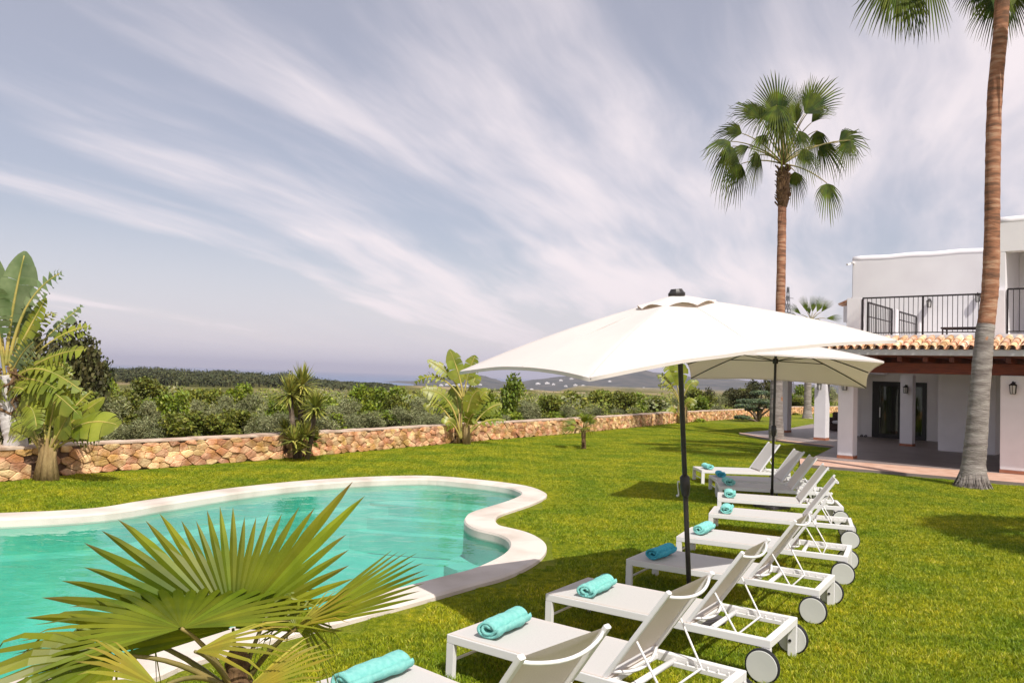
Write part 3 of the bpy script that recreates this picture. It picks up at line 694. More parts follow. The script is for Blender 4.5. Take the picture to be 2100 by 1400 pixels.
TLAB=['rolled aqua towel on the nearest lounger beside the fan palm','rolled aqua towel, fully sunlit, on the second nearest lounger','rolled aqua towel half in parasol shade on the third nearest lounger',
'rolled aqua towel coloured blue for parasol shade on the fourth nearest lounger','rolled aqua towel partly behind the near parasol pole','rolled aqua towel on the sixth nearest lounger','rolled aqua towel on the seventh nearest lounger, before the far parasol pole',
'small rolled towel on the lounger right behind the far parasol pole','aqua towel with blue shade in its colour on the last but one lounger','pale aqua rolled towel on the lounger at the far end of the row']
for i,((px,py),a,ln,fl_) in enumerate(TP):
    tt=towel_mesh(i+1,.95+.1*math.sin(i*2.1),ln,'towel','towelshade' if i in (3,8) else 'towel')
    th=R(LP[i][2]); ex=Vector((math.cos(th),math.sin(th))); ey=Vector((-ex.y,ex.x)); base=Vector(LP[i][:2])
    P=gp(px,py,LT+.06).to_2d()-base; u=min(.45,max(.12,P.dot(ex))); v=min(LW-.26,max(.26,P.dot(ey)))
    q=base+ex*u+ey*v; tt.location=(q.x,q.y,LT+.0075); tt.rotation_euler=(0,0,th+R([8,6,4,-3,-6,2,0,5,-4,3][i])); tt.scale=(1.05,1,1.0)
    tag(tt,TLAB[i],'towel','rolled towels on the loungers')
# ================================================================== PARASOLS
def umbrella(pos,yaw,ax,ay,a,b,drop,base,label,crankz,poledir=None,crank_rot=0):
    top=Vector(pos); M=Matrix.Rotation(ax,3,'X')@Matrix.Rotation(ay,3,'Y')@Matrix.Rotation(yaw,3,'Z')
    basev=Vector((base[0],base[1],0)); root=empty('parasol',basev,0,label,'parasol','cream parasols over the loungers')
    def W(p): return top+M@Vector(p)-basev
    mb=MB(); n=16
    hem=[]
    # eight sector hips; hem between corners sags upward/inward
    def hemp(i,t):
        C=[(-a,-b),(a,-b),(a,b),(-a,b)]; p=Vector(C[i]); q=Vector(C[(i+1)%4]); v=p.lerp(q,t); s_=4*t*(1-t)
        k=.03*min(a,b); inn=Vector((0,0))-v; inn=inn.normalized()*k*s_*2.0
        return Vector((v.x+inn.x,v.y+inn.y,-drop+.055*s_))
    T=[(i,k/n) for i in range(4) for k in range(n)]; nr=12; r0=.14
    vs=[]
    for ri in range(nr+1):
        f=r0+(1-r0)*ri/nr
        for i,t in T:
            h=hemp(i,t); s_=4*t*(1-t)
            z=h.z*(.66*f+.34*f*f) - .03*math.sin(PI*f)*s_*(.5)+.012*s_*noise.noise(Vector((h.x*f*1.8,h.y*f*1.8,yaw*9)))
            vs.append(W((h.x*f,h.y*f,z)))
    k=len(T); mb.add(vs,[(r_*k+j,(r_+1)*k+j,(r_+1)*k+(j+1)%k,r_*k+(j+1)%k) for r_ in range(nr) for j in range(k)])
    # short hanging hem
    l0=[Vector(v) for v in vs[-k:]]; mb.add(l0+[v+M@Vector((0,0,-.028)) for v in l0],[(j,j+k,(j+1)%k+k,(j+1)%k) for j in range(k)])
    can=mb.build('canopy','canopy',root,smooth=True)
    for e in (): pass
    # vent cap with scalloped edge
    mb=MB(); vs=[]; nn=48
    for ri,f in enumerate((.02,.10,.19,.25)):
        for j in range(nn):
            an=2*PI*j/nn; sc_=abs(math.sin(an*4)); ex=Vector((math.cos(an)*a*.95,math.sin(an)*b*1.05))
            z=.02-.105*(f/.25)**1.6+ (.035*sc_ if ri==3 else .012*sc_ if ri==2 else 0)
            vs.append(W((ex.x*f,ex.y*f,z)))
    mb.add(vs,[(r_*nn+j,(r_+1)*nn+j,(r_+1)*nn+(j+1)%nn,r_*nn+(j+1)%nn) for r_ in range(3) for j in range(nn)]); mb.build('vent_cap','canopy',can,smooth=True)
    mb=MB(); mb.tube([W((0,0,.0)),W((0,0,.035)),W((0,0,.05)),W((0,0,.075))],[.075,.078,.065,.05],12); mb.build('finial','pole',root)
    # pole, hub, ribs and struts
    P0=Vector((0,0,0)); Pt=W((0,0,.04)); hubp=W((0,0,-.36)); 
    mb=MB(); mb.tube([P0+Vector((0,0,.0)),P0.lerp(hubp,.5),hubp,Pt],.0235,14); pole=mb.build('pole','pole',root,smooth=True)
    d=(hubp-P0).normalized(); ck=P0+d*crankz
    mb=MB(); mb.tube([ck-d*.09,ck-d*.07,ck-d*.0,ck+d*.10,ck+d*.12],[.026,.036,.047,.045,.026],12); mb.build('crank_housing','pole',pole,smooth=True)
    hd=Vector((math.cos(crank_rot),math.sin(crank_rot),0)); mb=MB(); c0=ck+d*.05
    mb.tube([c0+hd*.03,c0+hd*.065,c0+hd*.068-d*.02,c0+hd*.062-d*.12,c0+hd*.07-d*.135,c0+hd*.085-d*.14],[.008,.008,.008,.008,.012,.012],8); mb.build('crank_handle','steel',pole,smooth=True)
    mb=MB(); mb.tube([hubp-d*.05,hubp-d*.04,hubp+d*.04,hubp+d*.05],[.03,.05,.05,.03],12); mb.build('hub','pole',root,smooth=True)
    mb=MB(); tp=W((0,0,-.02)); mb.tube([tp-d*.03,tp+d*.02],.045,12); mb.build('top_hub','pole',root)
    for (i,t) in ((0,0),(0,.5),(1,0),(1,.5),(2,0),(2,.5),(3,0),(3,.5)):
        mb=MB(); pr=[]
        for q in range(9):
            f=.03+.965*q/8; h=hemp(i,t); s_=4*t*(1-t); pr.append(W((h.x*f,h.y*f,h.z*(.66*f+.34*f*f)-.03*math.sin(PI*f)*s_*.5-.016)))
        mb.tube(pr,.009,6); rb=mb.build('rib','pole',root); sm_=MB(); sm_.tube([p+Vector((0,0,.0155)) for p in pr[1:]],.0045,5); sm_.build('seam','sling',can); mb=MB(); mb.tube([hubp,pr[4]],.0075,6); mb.build('strut','pole',rb)
    # base: square slabs with a collar
    mb=MB(); mb.box(-.24,.24,-.24,.24,.012,.075,Matrix.Rotation(.5,4,'Z')); bs=mb.build('base','base',root,bevel=.015)
    mb=MB(); mb.tube([(0,0,.076),(0,0,.36)],.031,14); mb.build('pole_sleeve','pole',root); mb=MB(); kd=Vector((.8,-.6,0)); mb.tube([kd*.03+Vector((0,0,.27)),kd*.075+Vector((0,0,.27)),kd*.078+Vector((0,0,.27)),kd*.10+Vector((0,0,.27))],[.007,.007,.02,.02],8); mb.build('knob','pole',root)
    return root
umbrella((1.49,7.32,3.03),.546,.074,-.104,1.771,.979,.535,(1.78,7.72),'near cream rectangular parasol on a dark pole between the nearest loungers',1.30,crank_rot=2.7)
umbrella((4.85,14.75,3.06),-.327,-.126,.066,1.661,1.475,.535,(4.87,14.88),'far cream parasol seen from below, behind the near parasol',1.42,crank_rot=.3)
# ================================================================== PALMS
def fan(mb,hub,axis,normal,Rd,spread=260,nseg=30,split=.55,droop=.25,pleat=.35,seed=0,tipdroop=.3,lens=None,fold=0.0):
    rn=random.Random(seed); ax=Vector(axis).normalized(); nm=Vector(normal); nm=(nm-ax*nm.dot(ax)).normalized(); sd=nm.cross(ax)
    for i in range(nseg):
        f=(i+.5)/nseg*2-1; th=R(spread/2)*f; dth=R(spread)/nseg
        ln=Rd*(1-.22*abs(f)**2.2)*rn.uniform(.93,1.05)
        if lens: ln*=lens(f)
        def dirn(t_,extra=0):
            d=ax*math.cos(t_)+sd*math.sin(t_); return (d+nm*(-fold*abs(math.sin(t_*.5))*1.0)).normalized()
        dv=dirn(th); cr=(dirn(th+.02)-dirn(th-.02)).normalized(); dr=rn.uniform(.7,1.5)*droop; tw=rn.uniform(-.25,.25)
        vs=[]; 
        for t in (0.02,.25,split*.8,split,.72,.88,1.0):
            if t<=split: hw=ln*t*math.tan(dth/2)*1.02
            else:
                base_=ln*split*math.tan(dth/2); hw=base_*max(.0,(1-((t-split)/(1-split))**2.0))
            P=Vector(hub)+dv*(ln*t)-Vector((0,0,1))*(dr*ln*max(0,t-.25)**2*1.2 + (tipdroop*rn.uniform(.5,1.5)*ln*max(0,t-split)**2*1.6))-nm*0
            up=nm*(pleat*hw if t<=split else pleat*hw*1.3)
            if t>=1: vs.append(P); continue
            c_=cr+nm*tw*(1 if t>split else 0); vs+= [P-c_*hw-up*.5,P+up*.5,P+c_*hw-up*.5]
        fs=[]
        for q in range(5):
            a_=q*3; fs+= [(a_,a_+1,a_+4,a_+3),(a_+1,a_+2,a_+5,a_+4)]
        fs+= [(15,16,18),(16,17,18)]
        mb.add(vs,fs)
def curve2(p0,p1,p2,n=10):
    p0,p1,p2=map(Vector,(p0,p1,p2)); return [p0*(1-t)**2+p1*2*t*(1-t)+p2*t*t for t in [k/n for k in range(n+1)]]
def palm_leaf(root,crown,hub,axis,normal,Rd,**kw):
    """crown, hub in root space; petiole + blade"""
    crown=Vector(crown); hub=Vector(hub); mid=(crown+hub)/2+Vector((0,0,.18*(hub-crown).length))
    m=MB(); pts=curve2(crown,mid,hub,8); ps=kw.pop('ps',1.0); m.tube(pts,[(.035-.018*k/8)*ps for k in range(9)],6)
    mt=kw.pop('mt','frond')
    b=MB(); fan(b,hub,axis,normal,Rd,**kw); o=b.build('leaf',mt,root); rt_=random.Random(len(b.v)+int(Rd*100)); o.data.attributes.new('tip','FLOAT','POINT'); vals=[]
    for _ in range(len(b.v)//19):
        e_=rt_.uniform(.2,1.0)*(1 if mt!='frond' else .4); vals+=[0]*12+[0]*3+[.35*e_*rt_.random()]*3+[e_]
    o.data.attributes['tip'].data.foreach_set('value',vals); p_=m.build('leaf_stalk','petiole',o,smooth=True); return o
def trunk(root,pts,rad,mt,name='trunk',n=20,ring=.04,seed=0,label=None):
    """smoothed trunk with slight ring ridges"""
    rn=random.Random(seed); P=catmull([Vector(p) for p in pts],14,False); k=len(P); rr=[]
    m_=len(rad)-1
    for i in range(k):
        f=i/(k-1)*m_; j=min(int(f),m_-1); r=rad[j]+(rad[j+1]-rad[j])*(f-j); rr.append(r*(1+ring*rn.uniform(-1,1)))
    mb=MB(); mb.tube(P,rr,n); o=mb.build(name,mt,root,smooth=True,label=label)
    # uneven bark
    for v in o.data.vertices:
        nn=noise.noise(Vector((v.co.x*6,v.co.y*6,v.co.z*3+seed))); v.co.x+=nn*.012; v.co.y+=nn*.012
    return o
# -- mid palm
D2=33.0
def q7(x,y,dd=0): return at(1400+x/2.5,100+y/2.5,D2+dd)
b2=at(1594,905,D2); b2.z=0; pr=empty('fan_palm_tree',b2,0,'tall fan palm with full crown rising behind the near parasol','palm tree','tall fan palms')
pts=[(0,0,-.05),at(1592,885,D2)-b2,at(1594,760,D2)-b2,at(1600,640,D2)-b2,at(1603,500,D2)-b2,at(1604,420,D2)-b2]
trunk(pr,pts,[.36,.27,.21,.19,.175,.17],'palmbark',seed=1)
lo=[Vector(p) for p in [(0,0,-.06),at(1592,890,D2)-b2,at(1592,820,D2)-b2,at(1593,760,D2)-b2]]
trunk(pr,lo,[.40,.30,.255,.225],'palmgrey',name='lower_trunk',seed=2)
# boot-covered neck of old stalk stubs
nk=MB(); rn=random.Random(4); n0=at(1605,425,D2)-b2; n1=at(1606,345,D2)-b2
nk.tube([n0,n0.lerp(n1,.3),n0.lerp(n1,.7),n1],[.18,.26,.27,.2],14)
for k in range(90):
    f=rn.random(); an=rn.random()*2*PI; c_=n0.lerp(n1,f); d=Vector((math.cos(an),math.sin(an),0)); r_=.22; s_=c_+d*r_; e=s_+d*.10+Vector((0,0,.16)); nk.bar(s_-d*.06-Vector((0,0,.04)),e,.09,.03,up=d)
nk.build('crown_neck','fibre',pr)
cr=at(1606,337,D2)-b2
# (hub xy in zoom px, tip xy in zoom px, depth offset of hub, tip, radius m, spread, droop)
LV=[((490,350),(445,110),-.3,-.1,2.2,120,.05),((550,420),(570,160),.6,.9,2.1,60,.05),((625,335),(790,150),-.3,-.3,2.3,125,.05),((640,330),(660,130),.3,.5,2.0,80,.05),
((395,355),(235,240),.0,.3,1.75,110,.25),((480,290),(440,420),-1.0,-1.6,1.9,170,.35),((505,330),(520,520),-1.1,-1.5,1.8,150,.3),((305,435),(150,385),.3,.6,1.6,130,.35),((245,475),(110,510),-.5,-.9,1.5,150,.4),((255,500),(195,690),-.2,-.5,2.1,120,.35),
((395,545),(330,660),-.7,-1.0,1.4,190,.4),((800,480),(960,420),-.2,0,1.9,150,.3),((705,495),(790,570),.7,.8,1.6,160,.35),((615,510),(670,650),-.9,-1.3,1.5,120,.15),((575,630),(580,740),.5,.8,1.4,150,.3),((740,690),(765,820),-.2,-.3,1.55,190,.35),((440,330),(330,330),.9,1.2,1.6,130,.3),((690,420),(700,560),.9,1.1,1.5,150,.4),((300,590),(230,720),.5,.6,1.7,150,.4),((860,470),(800,590),-.4,-.5,1.5,150,.35),((520,400),(500,200),-.2,-.2,2.0,70,.1),((580,390),(610,190),.1,.1,2.0,70,.1),((450,380),(340,230),.5,.6,1.9,80,.2),((660,380),(760,260),.2,.2,1.9,80,.2),((340,500),(200,560),-.4,-.6,1.6,90,.4),((560,350),(545,480),-1.2,-1.7,1.7,130,.3),((420,440),(370,520),-.9,-1.3,1.4,120,.4),((600,420),(640,540),-.9,-1.2,1.4,110,.4)]
for i,(h,t,dh,dt,Rd,sp,dr) in enumerate(LV):
    H_=q7(*h,dh)-b2; T_=q7(*t,dt)-b2; ax=(T_-H_); nrm=Vector((random.uniform(-.9,.9),-1,random.uniform(-.3,1.0)))
    palm_leaf(pr,cr,H_,ax,nrm,max(Rd*.78,ax.length*1.02),spread=sp*.78,nseg=22,split=.46,lens=lambda f:1.1-.38*abs(f),droop=dr*.8,seed=i,tipdroop=.6 if dr>.1 else .15)
# -- right palm, trunk crosses the house, crown mostly above the picture
D1=19.22
b1=gp(1994,998); b1=at(1994,998,D1); b1.z=0; pr=empty('fan_palm_tree',b1,0,'tall leaning fan palm with red brown trunk in front of the house','palm tree','tall fan palms')
tp=[(1994,1002),(1997,950),(2002,900),(2008,820),(2018,700),(2030,600),(2034,500),(2036,350),(2040,200),(2052,60),(2058,-60)]
P=[at(x,y,D1)-b1 for x,y in tp]; P[0].z=-.05
trunk(pr,P[3:],[.20,.19,.185,.175,.165,.165,.16,.165],'palmbark',seed=5,ring=.03)
trunk(pr,[P[0],P[1],P[2],P[3],P[4],P[4].lerp(P[5],.35)],[.36,.255,.245,.222,.205,.197],'palmgrey',name='lower_trunk',seed=6,ring=.03)
rb=MB(); rn=random.Random(9)
for k in range(170):
    an=2*PI*k/170+rn.uniform(-.03,.03); z0=rn.uniform(.12,.5); r1=rn.uniform(.34,.46); c=Vector((math.cos(an),math.sin(an),0)); f_=P[0].lerp(P[1],min(1,z0/.55)); f_.z=z0
    rb.tube([f_+c*(.24),Vector((f_.x*.5,f_.y*.5,z0*.5))+c*(.315),c*r1+Vector((0,0,.0))-Vector((0,0,.03))],[.011,.015,.013],5)
rb.build('root_skirt','palmgrey',pr,smooth=True)
cr=at(2060,-95,D1)-b1
def q8(x,y,dd): return at(1750+x/5.386,y/5.386,D1+dd)-b1
LV=[((560,-420),(330,300),-.2,-.6,1.9,75,.3),((520,-380),(560,330),-.5,-.6,1.9,80,.3),((480,-300),(420,240),.3,.2,1.5,90,.3),((800,-430),(640,330),.2,.1,1.9,85,.3),((760,-500),(900,100),.7,.9,1.5,80,.3),((1420,-260),(1250,100),.5,.6,1.3,100,.3),((1480,-220),(1450,80),.8,1.0,1.2,100,.3),((1650,-180),(1480,420),.5,.2,1.75,60,.25),((1700,-150),(1880,250),.6,.4,1.6,110,.35),((1620,-120),(1600,330),.9,1.0,1.4,110,.3),((2000,-350),(2500,-100),0,0,1.9,160,.2),((1700,-900),(1700,-1700),0,.4,2.1,170,.1),((1000,-1000),(400,-1500),0,0,2.1,170,.15),((2200,-900),(2700,-1500),.3,0,2.1,170,.15),((1500,-900),(1200,-1500),1.2,1.9,2.0,170,.1),((1900,-800),(2200,-1000),1.3,2.4,2.0,170,.2),((1600,-700),(1400,-700),-1.3,-2.6,2.0,170,.3),((2000,-500),(2200,-300),-1.0,-2.0,1.9,170,.3)]
for i,(h,t,dh,dt,Rd,sp,dr) in enumerate(LV):
    H_=q8(*h,dh); T_=q8(*t,dt); ax=T_-H_; palm_leaf(pr,cr,H_,ax,Vector((random.uniform(-.3,.3),-1,random.uniform(.0,.4))),max(Rd*.75,ax.length),spread=sp,nseg=24,split=.5,droop=dr*.45,seed=50+i,tipdroop=.3)
# palm just outside the picture on the right; its crown shades the lawn there
bo=Vector((11.1,7.6,0)); po=empty('fan_palm_tree',bo,0,'fan palm just outside the right edge whose crown shades the lawn','palm tree')
trunk(po,[(0,0,-.05),(.05,0,2),(.0,.1,5),(.1,0,7.4)],[.36,.22,.19,.18],'palmbark',seed=15)
for i in range(36):
    an=i*2.4; el=.9-i*.045; d=Vector((math.cos(an)*math.cos(el),math.sin(an)*math.cos(el),math.sin(el))); palm_leaf(po,(.1,0,7.4),Vector((.1,0,7.4))+d*1.05,d-Vector((0,0,.25)),Vector((0,0,1))-d*.2,1.35,spread=150,nseg=20,split=.6,droop=.35,seed=300+i,tipdroop=.5)
# -- low palm behind the near parasol, left of the house
D3=58; b3=at(1656,850,D3); b3.z=0; pr=empty('fan_palm_tree',b3,0,'distant fan palm with grey trunk, crown peeping over the near parasol beside the house','palm tree')
trunk(pr,[(0,0,-.05),(0,0,.8),(0,0,3.5),at(1664,662,D3)-b3],[.42,.27,.23,.22],'palmgrey',seed=8)
cr=at(1664,658,D3)-b3
for i,(x,y,hx,hy,dd) in enumerate([(1645,604,1655,640,0),(1672,602,1666,640,.3),(1706,613,1684,640,-.2),(1618,622,1643,645,.2),(1728,650,1694,653,0),(1612,640,1640,655,-.5),(1655,615,1660,645,.8),(1690,605,1675,640,.6),(1690,665,1680,655,-1)]):
    H_=at(hx,hy,D3+dd)-b3; T_=at(x,y,D3+dd*2)-b3; palm_leaf(pr,cr,H_,T_-H_,(0,-1,.2),(T_-H_).length*1.05,spread=44,nseg=11,split=.4,droop=.05,seed=90+i,tipdroop=.1)
# -- small young palm on the lawn
bs=gp(1197,921); pr=empty('young_palm',bs,0,'little young palm with a stubby trunk standing on the lawn','palm tree')
D=bs.y; trunk(pr,[(0,0,-.03),at(1197,900,D)-bs,at(1196,882,D)-bs],[.085,.065,.08],'fibre',seed=3,n=12,ring=.15)
cr=at(1196,880,D)-bs
rn=random.Random(21)
for i in range(15):
    an=rn.uniform(0,2*PI); el=rn.uniform(-.1,1.1); d=Vector((math.cos(an)*math.cos(el),math.sin(an)*math.cos(el),math.sin(el))); H_=cr+d*rn.uniform(.22,.36)
    palm_leaf(pr,cr,H_,d+Vector((0,0,.15)),Vector((0,0,1))-d*.2+Vector((0,-.5,0)),rn.uniform(.5,.7),spread=90,nseg=11,split=.35,mt='frondnear',ps=.6,droop=.4,seed=120+i,tipdroop=.3)
# ================================================================== FOREGROUND FAN PALM
DF=3.6
bf=at(478,1420,DF); bf.z=0; pr=empty('fan_palm_shrub',bf,0,'large young fan palm with wide pleated leaves in the near left corner','palm')
cr=at(487,1372,DF)-bf
trunk(pr,[(0,0,-.03),(.0,0,.45),at(484,1395,DF)-bf,at(488,1330,DF)-bf],[.09,.075,.062,.035],'fibre',seed=31,n=14,ring=.12)
def fl_leaf(hub,tip,normal,spread,nseg,split,dd=0,dt=0,seed=0,mt='frondnear',droop=.05,tipd=.08,lens=None,Rd=None,pleat=.55,fold=0,label=None):
    H_=at(hub[0],hub[1],DF+dd)-bf; T_=at(tip[0],tip[1],DF+dt)-bf; ax=T_-H_
    o=palm_leaf(pr,cr-Vector((0,0,.12)),H_,ax,normal,Rd or ax.length,spread=spread,nseg=nseg,split=split,droop=droop,seed=seed,tipdroop=tipd,mt=mt,lens=lens,pleat=pleat,fold=fold,ps=.42)
    if label: o['label']=label
    return o
TBL=[(-100,.95),(-72,1.0),(-62,1.17),(-54,1.19),(-47,1.56),(-40,1.42),(-34,1.15),(-19,1.0),(4,1.0),(21,1.02),(29,1.19),(38,1.34),(49,1.43),(62,1.49),(72,1.74),(85,1.5),(100,1.2)]
def lens1(f):
    a=f*100
    for (a0,v0),(a1,v1) in zip(TBL,TBL[1:]):
        if a0<=a<=a1: return (v0+(v1-v0)*(a-a0)/(a1-a0))/(1-.22*abs(f)**2.2)
    return 1
fl_leaf((478,1288),(478,1038),(.05,-1,.25),200,33,.60,dd=.12,dt=.30,seed=1,droop=.02,tipd=.05,lens=lens1,label='largest pleated leaf, raised like an open fan')
fl_leaf((372,1288),(350,1205),(.05,-.25,1),215,28,.46,dd=-.25,dt=.15,seed=2,Rd=.74,droop=.05,tipd=.12,pleat=.4,label='broad leaf lying flat, spreading left over the pool')
fl_leaf((607,1288),(850,1163),(-.35,-.75,.5),34,12,.62,dd=-.05,dt=-.05,seed=3,Rd=.62,droop=.02,tipd=.04,label='folded leaf pointing right with yellowed tips')
fl_leaf((607,1288),(700,1215),(-.35,-.6,.6),50,7,.3,dd=-.05,dt=-.05,seed=33,Rd=.34,droop=.05,tipd=.2,mt='frondyellow')
fl_leaf((607,1288),(640,1200),(-.2,-.8,.3),230,18,.3,dd=.05,dt=.1,seed=4,Rd=.28,droop=.3,tipd=1.2)
fl_leaf((560,1240),(640,1190),(-.2,-.5,.8),120,12,.3,dd=.15,dt=.2,seed=44,Rd=.3,droop=.3,tipd=.8)
fl_leaf((240,1345),(40,1390),(.2,-.35,.9),130,13,.5,dd=-.35,dt=-.6,seed=5,Rd=.60,droop=.25,tipd=.5)
fl_leaf((215,1300),(120,1230),(.2,-.3,.9),200,14,.25,dd=.2,dt=.3,seed=13,Rd=.5,droop=.5,tipd=1.0)
fl_leaf((400,1335),(560,1290),(0,-.4,.9),60,8,.35,dd=-.3,dt=-.35,seed=6,mt='frondyellow',Rd=.45,droop=.1,tipd=.2,label='yellowing narrow leaf')
fl_leaf((330,1410),(215,1375),(.1,-.5,.8),120,14,.5,dd=-.6,dt=-.8,seed=7,mt='frondyellow',Rd=.36,droop=.1,tipd=.2,label='yellowing leaf low at the front')
fl_leaf((490,1425),(660,1375),(0,-.5,.8),95,18,.45,dd=-.4,dt=-.5,seed=8,Rd=.44,mt='frondyellow',droop=.08,tipd=.12,label='yellow green leaf low on the right')

# ================================================================== BIG-LEAVED PLANTS
def bleaf(root,P0,P1,P2,width,pet=.45,side=None,tear=.3,seed=0,mt='banana',vang=.25,droop=.15,r=.022,stalk='bstalk'):
    rn=random.Random(seed); pts=curve2(P0,P1,P2,28); n=len(pts)-1; k0=int(n*pet)
    s=MB(); s.tube(pts[:n],[r*(1.3-.95*i/n) for i in range(n)],6)
    b=MB(); nb=n-k0; up=Vector(side) if side is not None else Vector((0,-1,.3))
    for sg in (-1,1):
        i=0
        while i<nb:
            L_=rn.choice((1,1,2,2,3)) if tear>.5 else rn.choice((2,3,4,5)); L_=min(L_,nb-i)
            jit=rn.uniform(.85,1.05); dz=rn.uniform(-.3,1.0)*droop
            rows=[]
            for q in range(L_+1):
                j=k0+i+q; t=(i+q)/nb; p=pts[j]; tg=(pts[min(j+1,n)]-pts[max(j-1,0)]).normalized()
                nm=(up-tg*up.dot(tg)).normalized(); sd=tg.cross(nm)*sg
                w=width*(math.sin(PI*min(1,t*.92+.07))**.62)*jit
                if t>.98: w=width*.10
                sh=-.0 if q in (0,L_) else 0
                gap=((tear*.35 if tear<.8 else tear*.75)*(1 if q==0 else -1 if q==L_ else 0))*(pts[1]-pts[0]).length
                row=[]
                for m_ in range(5):
                    u=m_/4; row.append(p+sd*w*u+nm*(vang*w*u*(1-u*.6))-Vector((0,0,1))*(w*u*u*(.25+dz))+tg*(w*u*.35+gap*u))
                rows.append(row)
            vs=[p for r_ in rows for p in r_]; fs=[(a*5+c_,a*5+c_+1,(a+1)*5+c_+1,(a+1)*5+c_) for a in range(L_) for c_ in range(4)]
            b.add(vs,fs); i+=L_
    o=b.build('leaf',mt,root,smooth=True); s.build('leaf_stalk',stalk,o,smooth=True); return o
# -- left giant clump (distance 15.7)
DL=15.4
def A(x,y,dd=0): return at(x,y,DL+dd)
bs=gp(28,985); bs.y=DL; bs=at(28,985,DL); bs.z=0
g1=empty('giant_bird_of_paradise',bs,0,'tall bird of paradise plant with pale trunk and torn leaves at the left edge','plant','bird of paradise plants at the wall')
trunk(g1,[A(28,992)-bs,A(28,950)-bs,A(32,900)-bs,A(22,860)-bs,A(16,810)-bs,A(12,770)-bs],[.27,.23,.20,.17,.15,.13],'paletrunk',seed=2,n=16,ring=.06)
sk=MB(); rn=random.Random(5)
for k in range(30):
    z=rn.uniform(750,850); x=rn.uniform(-12,34); a0=A(x,z,rn.uniform(-.3,.3))-bs; sk.tube([a0,a0+Vector((rn.uniform(-.25,.35),rn.uniform(-.2,.1),rn.uniform(-.25,.05))),a0+Vector((rn.uniform(-.2,.5),rn.uniform(-.2,.1),rn.uniform(-.35,-.05)))],[.035,.02,.004],5)
sk.build('dead_stalks','fibre',g1)
def G1(p0,p1,p2,w,**kw):
    d=kw.pop('dd',0); kw['r']=kw.get('r',.022)*.62
    return bleaf(g1,A(*p0)-bs,A(*p1,d*.5)-bs,A(*p2,d)-bs,w*1.2,**kw)
G1((12,750),(20,640),(52,515),.27,pet=.42,side=(.4,-1,0),seed=1,tear=.15,mt='bananagrey',r=.05,vang=.1)
G1((8,750),(0,620),(-40,500),.3,pet=.4,side=(.2,-1,0),seed=2,tear=.2,mt='bananagrey',r=.05)
G1((18,750),(40,600),(128,558),.22,pet=.45,side=(-.3,-1,.4),seed=3,tear=.9,mt='bananagrey',r=.045,droop=.1)
G1((20,755),(50,690),(95,610),.24,pet=.30,side=(-.5,-1,.2),seed=4,tear=.7,mt='banana',r=.045)
G1((22,760),(40,700),(45,600),.2,pet=.35,side=(.3,-1,0),seed=14,tear=.6,mt='bananagrey',r=.04,dd=.5)
G1((22,770),(80,700),(170,625),.17,pet=.55,side=(-.3,-1,.5),seed=5,tear=.9,mt='bananagrey',r=.03,dd=.8)
G1((24,780),(100,680),(186,668),.17,pet=.55,side=(-.2,-1,.6),seed=6,tear=.9,mt='banana',r=.03,dd=.4)
G1((20,790),(90,720),(178,716),.2,pet=.4,side=(0,-1,.8),seed=7,tear=.9,mt='banana',r=.03,dd=-.3)
G1((10,790),(60,760),(120,800),.22,pet=.3,side=(0,-1,.8),seed=8,tear=.8,mt='banana',r=.03,dd=-.5)
G1((10,800),(-10,720),(-60,700),.25,pet=.4,side=(0,-1,.5),seed=9,tear=.5,mt='banana',r=.03)
G1((20,870),(50,780),(110,760),.22,pet=.4,side=(-.2,-1,.4),seed=10,tear=.7,mt='banana',r=.03,dd=.9)
G1((20,850),(70,800),(75,880),.2,pet=.3,side=(0,-1,.6),seed=11,tear=.7,mt='banana',r=.025,dd=-.6)
G1((6,880),(-20,800),(10,790),.22,pet=.3,side=(0,-1,.4),seed=12,tear=.6,mt='banana',r=.025,dd=-.3)
G1((14,780),(60,660),(110,640),.2,pet=.3,side=(-.2,-1,.4),seed=21,tear=.95,mt='banana',r=.03,dd=.6)
G1((20,800),(90,740),(150,770),.2,pet=.35,side=(0,-1,.9),seed=22,tear=.95,mt='banana',r=.03,dd=.3)
G1((14,790),(40,720),(70,700),.2,pet=.3,side=(.3,-1,.2),seed=23,tear=.9,mt='bananagrey',r=.03,dd=-.4)
G1((18,830),(60,790),(110,850),.2,pet=.3,side=(.1,-1,.6),seed=24,tear=.9,mt='banana',r=.03,dd=.6)
G1((5,830),(20,780),(50,800),.2,pet=.3,side=(.1,-1,.6),seed=25,tear=.9,mt='banana',r=.03,dd=-.5)
G1((10,770),(-10,640),(-10,580),.24,pet=.35,side=(.3,-1,0),seed=26,tear=.6,mt='bananagrey',r=.04,dd=-.4)
G1((16,770),(60,650),(60,575),.2,pet=.4,side=(.5,-1,0),seed=27,tear=.85,mt='bananagrey',r=.04,dd=.9)
for k_ in range(9):
    rr_=random.Random(900+k_); G1((rr_.uniform(6,26),rr_.uniform(760,840)),(rr_.uniform(20,110),rr_.uniform(690,780)),(rr_.uniform(30,185),rr_.uniform(720,860)),rr_.uniform(.13,.2),pet=.32,side=(rr_.uniform(-.3,.3),-1,rr_.uniform(.2,.9)),seed=40+k_,tear=.97,mt=rr_.choice(('banana','bananagrey','banana')),r=.028,dd=rr_.uniform(-.7,.9),droop=.3)
bs2=at(95,978,15.2); bs2.z=0
g2=empty('bird_of_paradise',bs2,0,'lower bird of paradise clump with broad glossy leaves beside the pale trunk','plant','bird of paradise plants at the wall')
m_=MB()
for k in range(9):
    an=k*.7; m_.tube([Vector((math.cos(an)*.16,math.sin(an)*.12,-.02)),Vector((math.cos(an)*.10,math.sin(an)*.08,.45)),Vector((math.cos(an)*.16,math.sin(an)*.1,.8))],[.09,.06,.02],8)
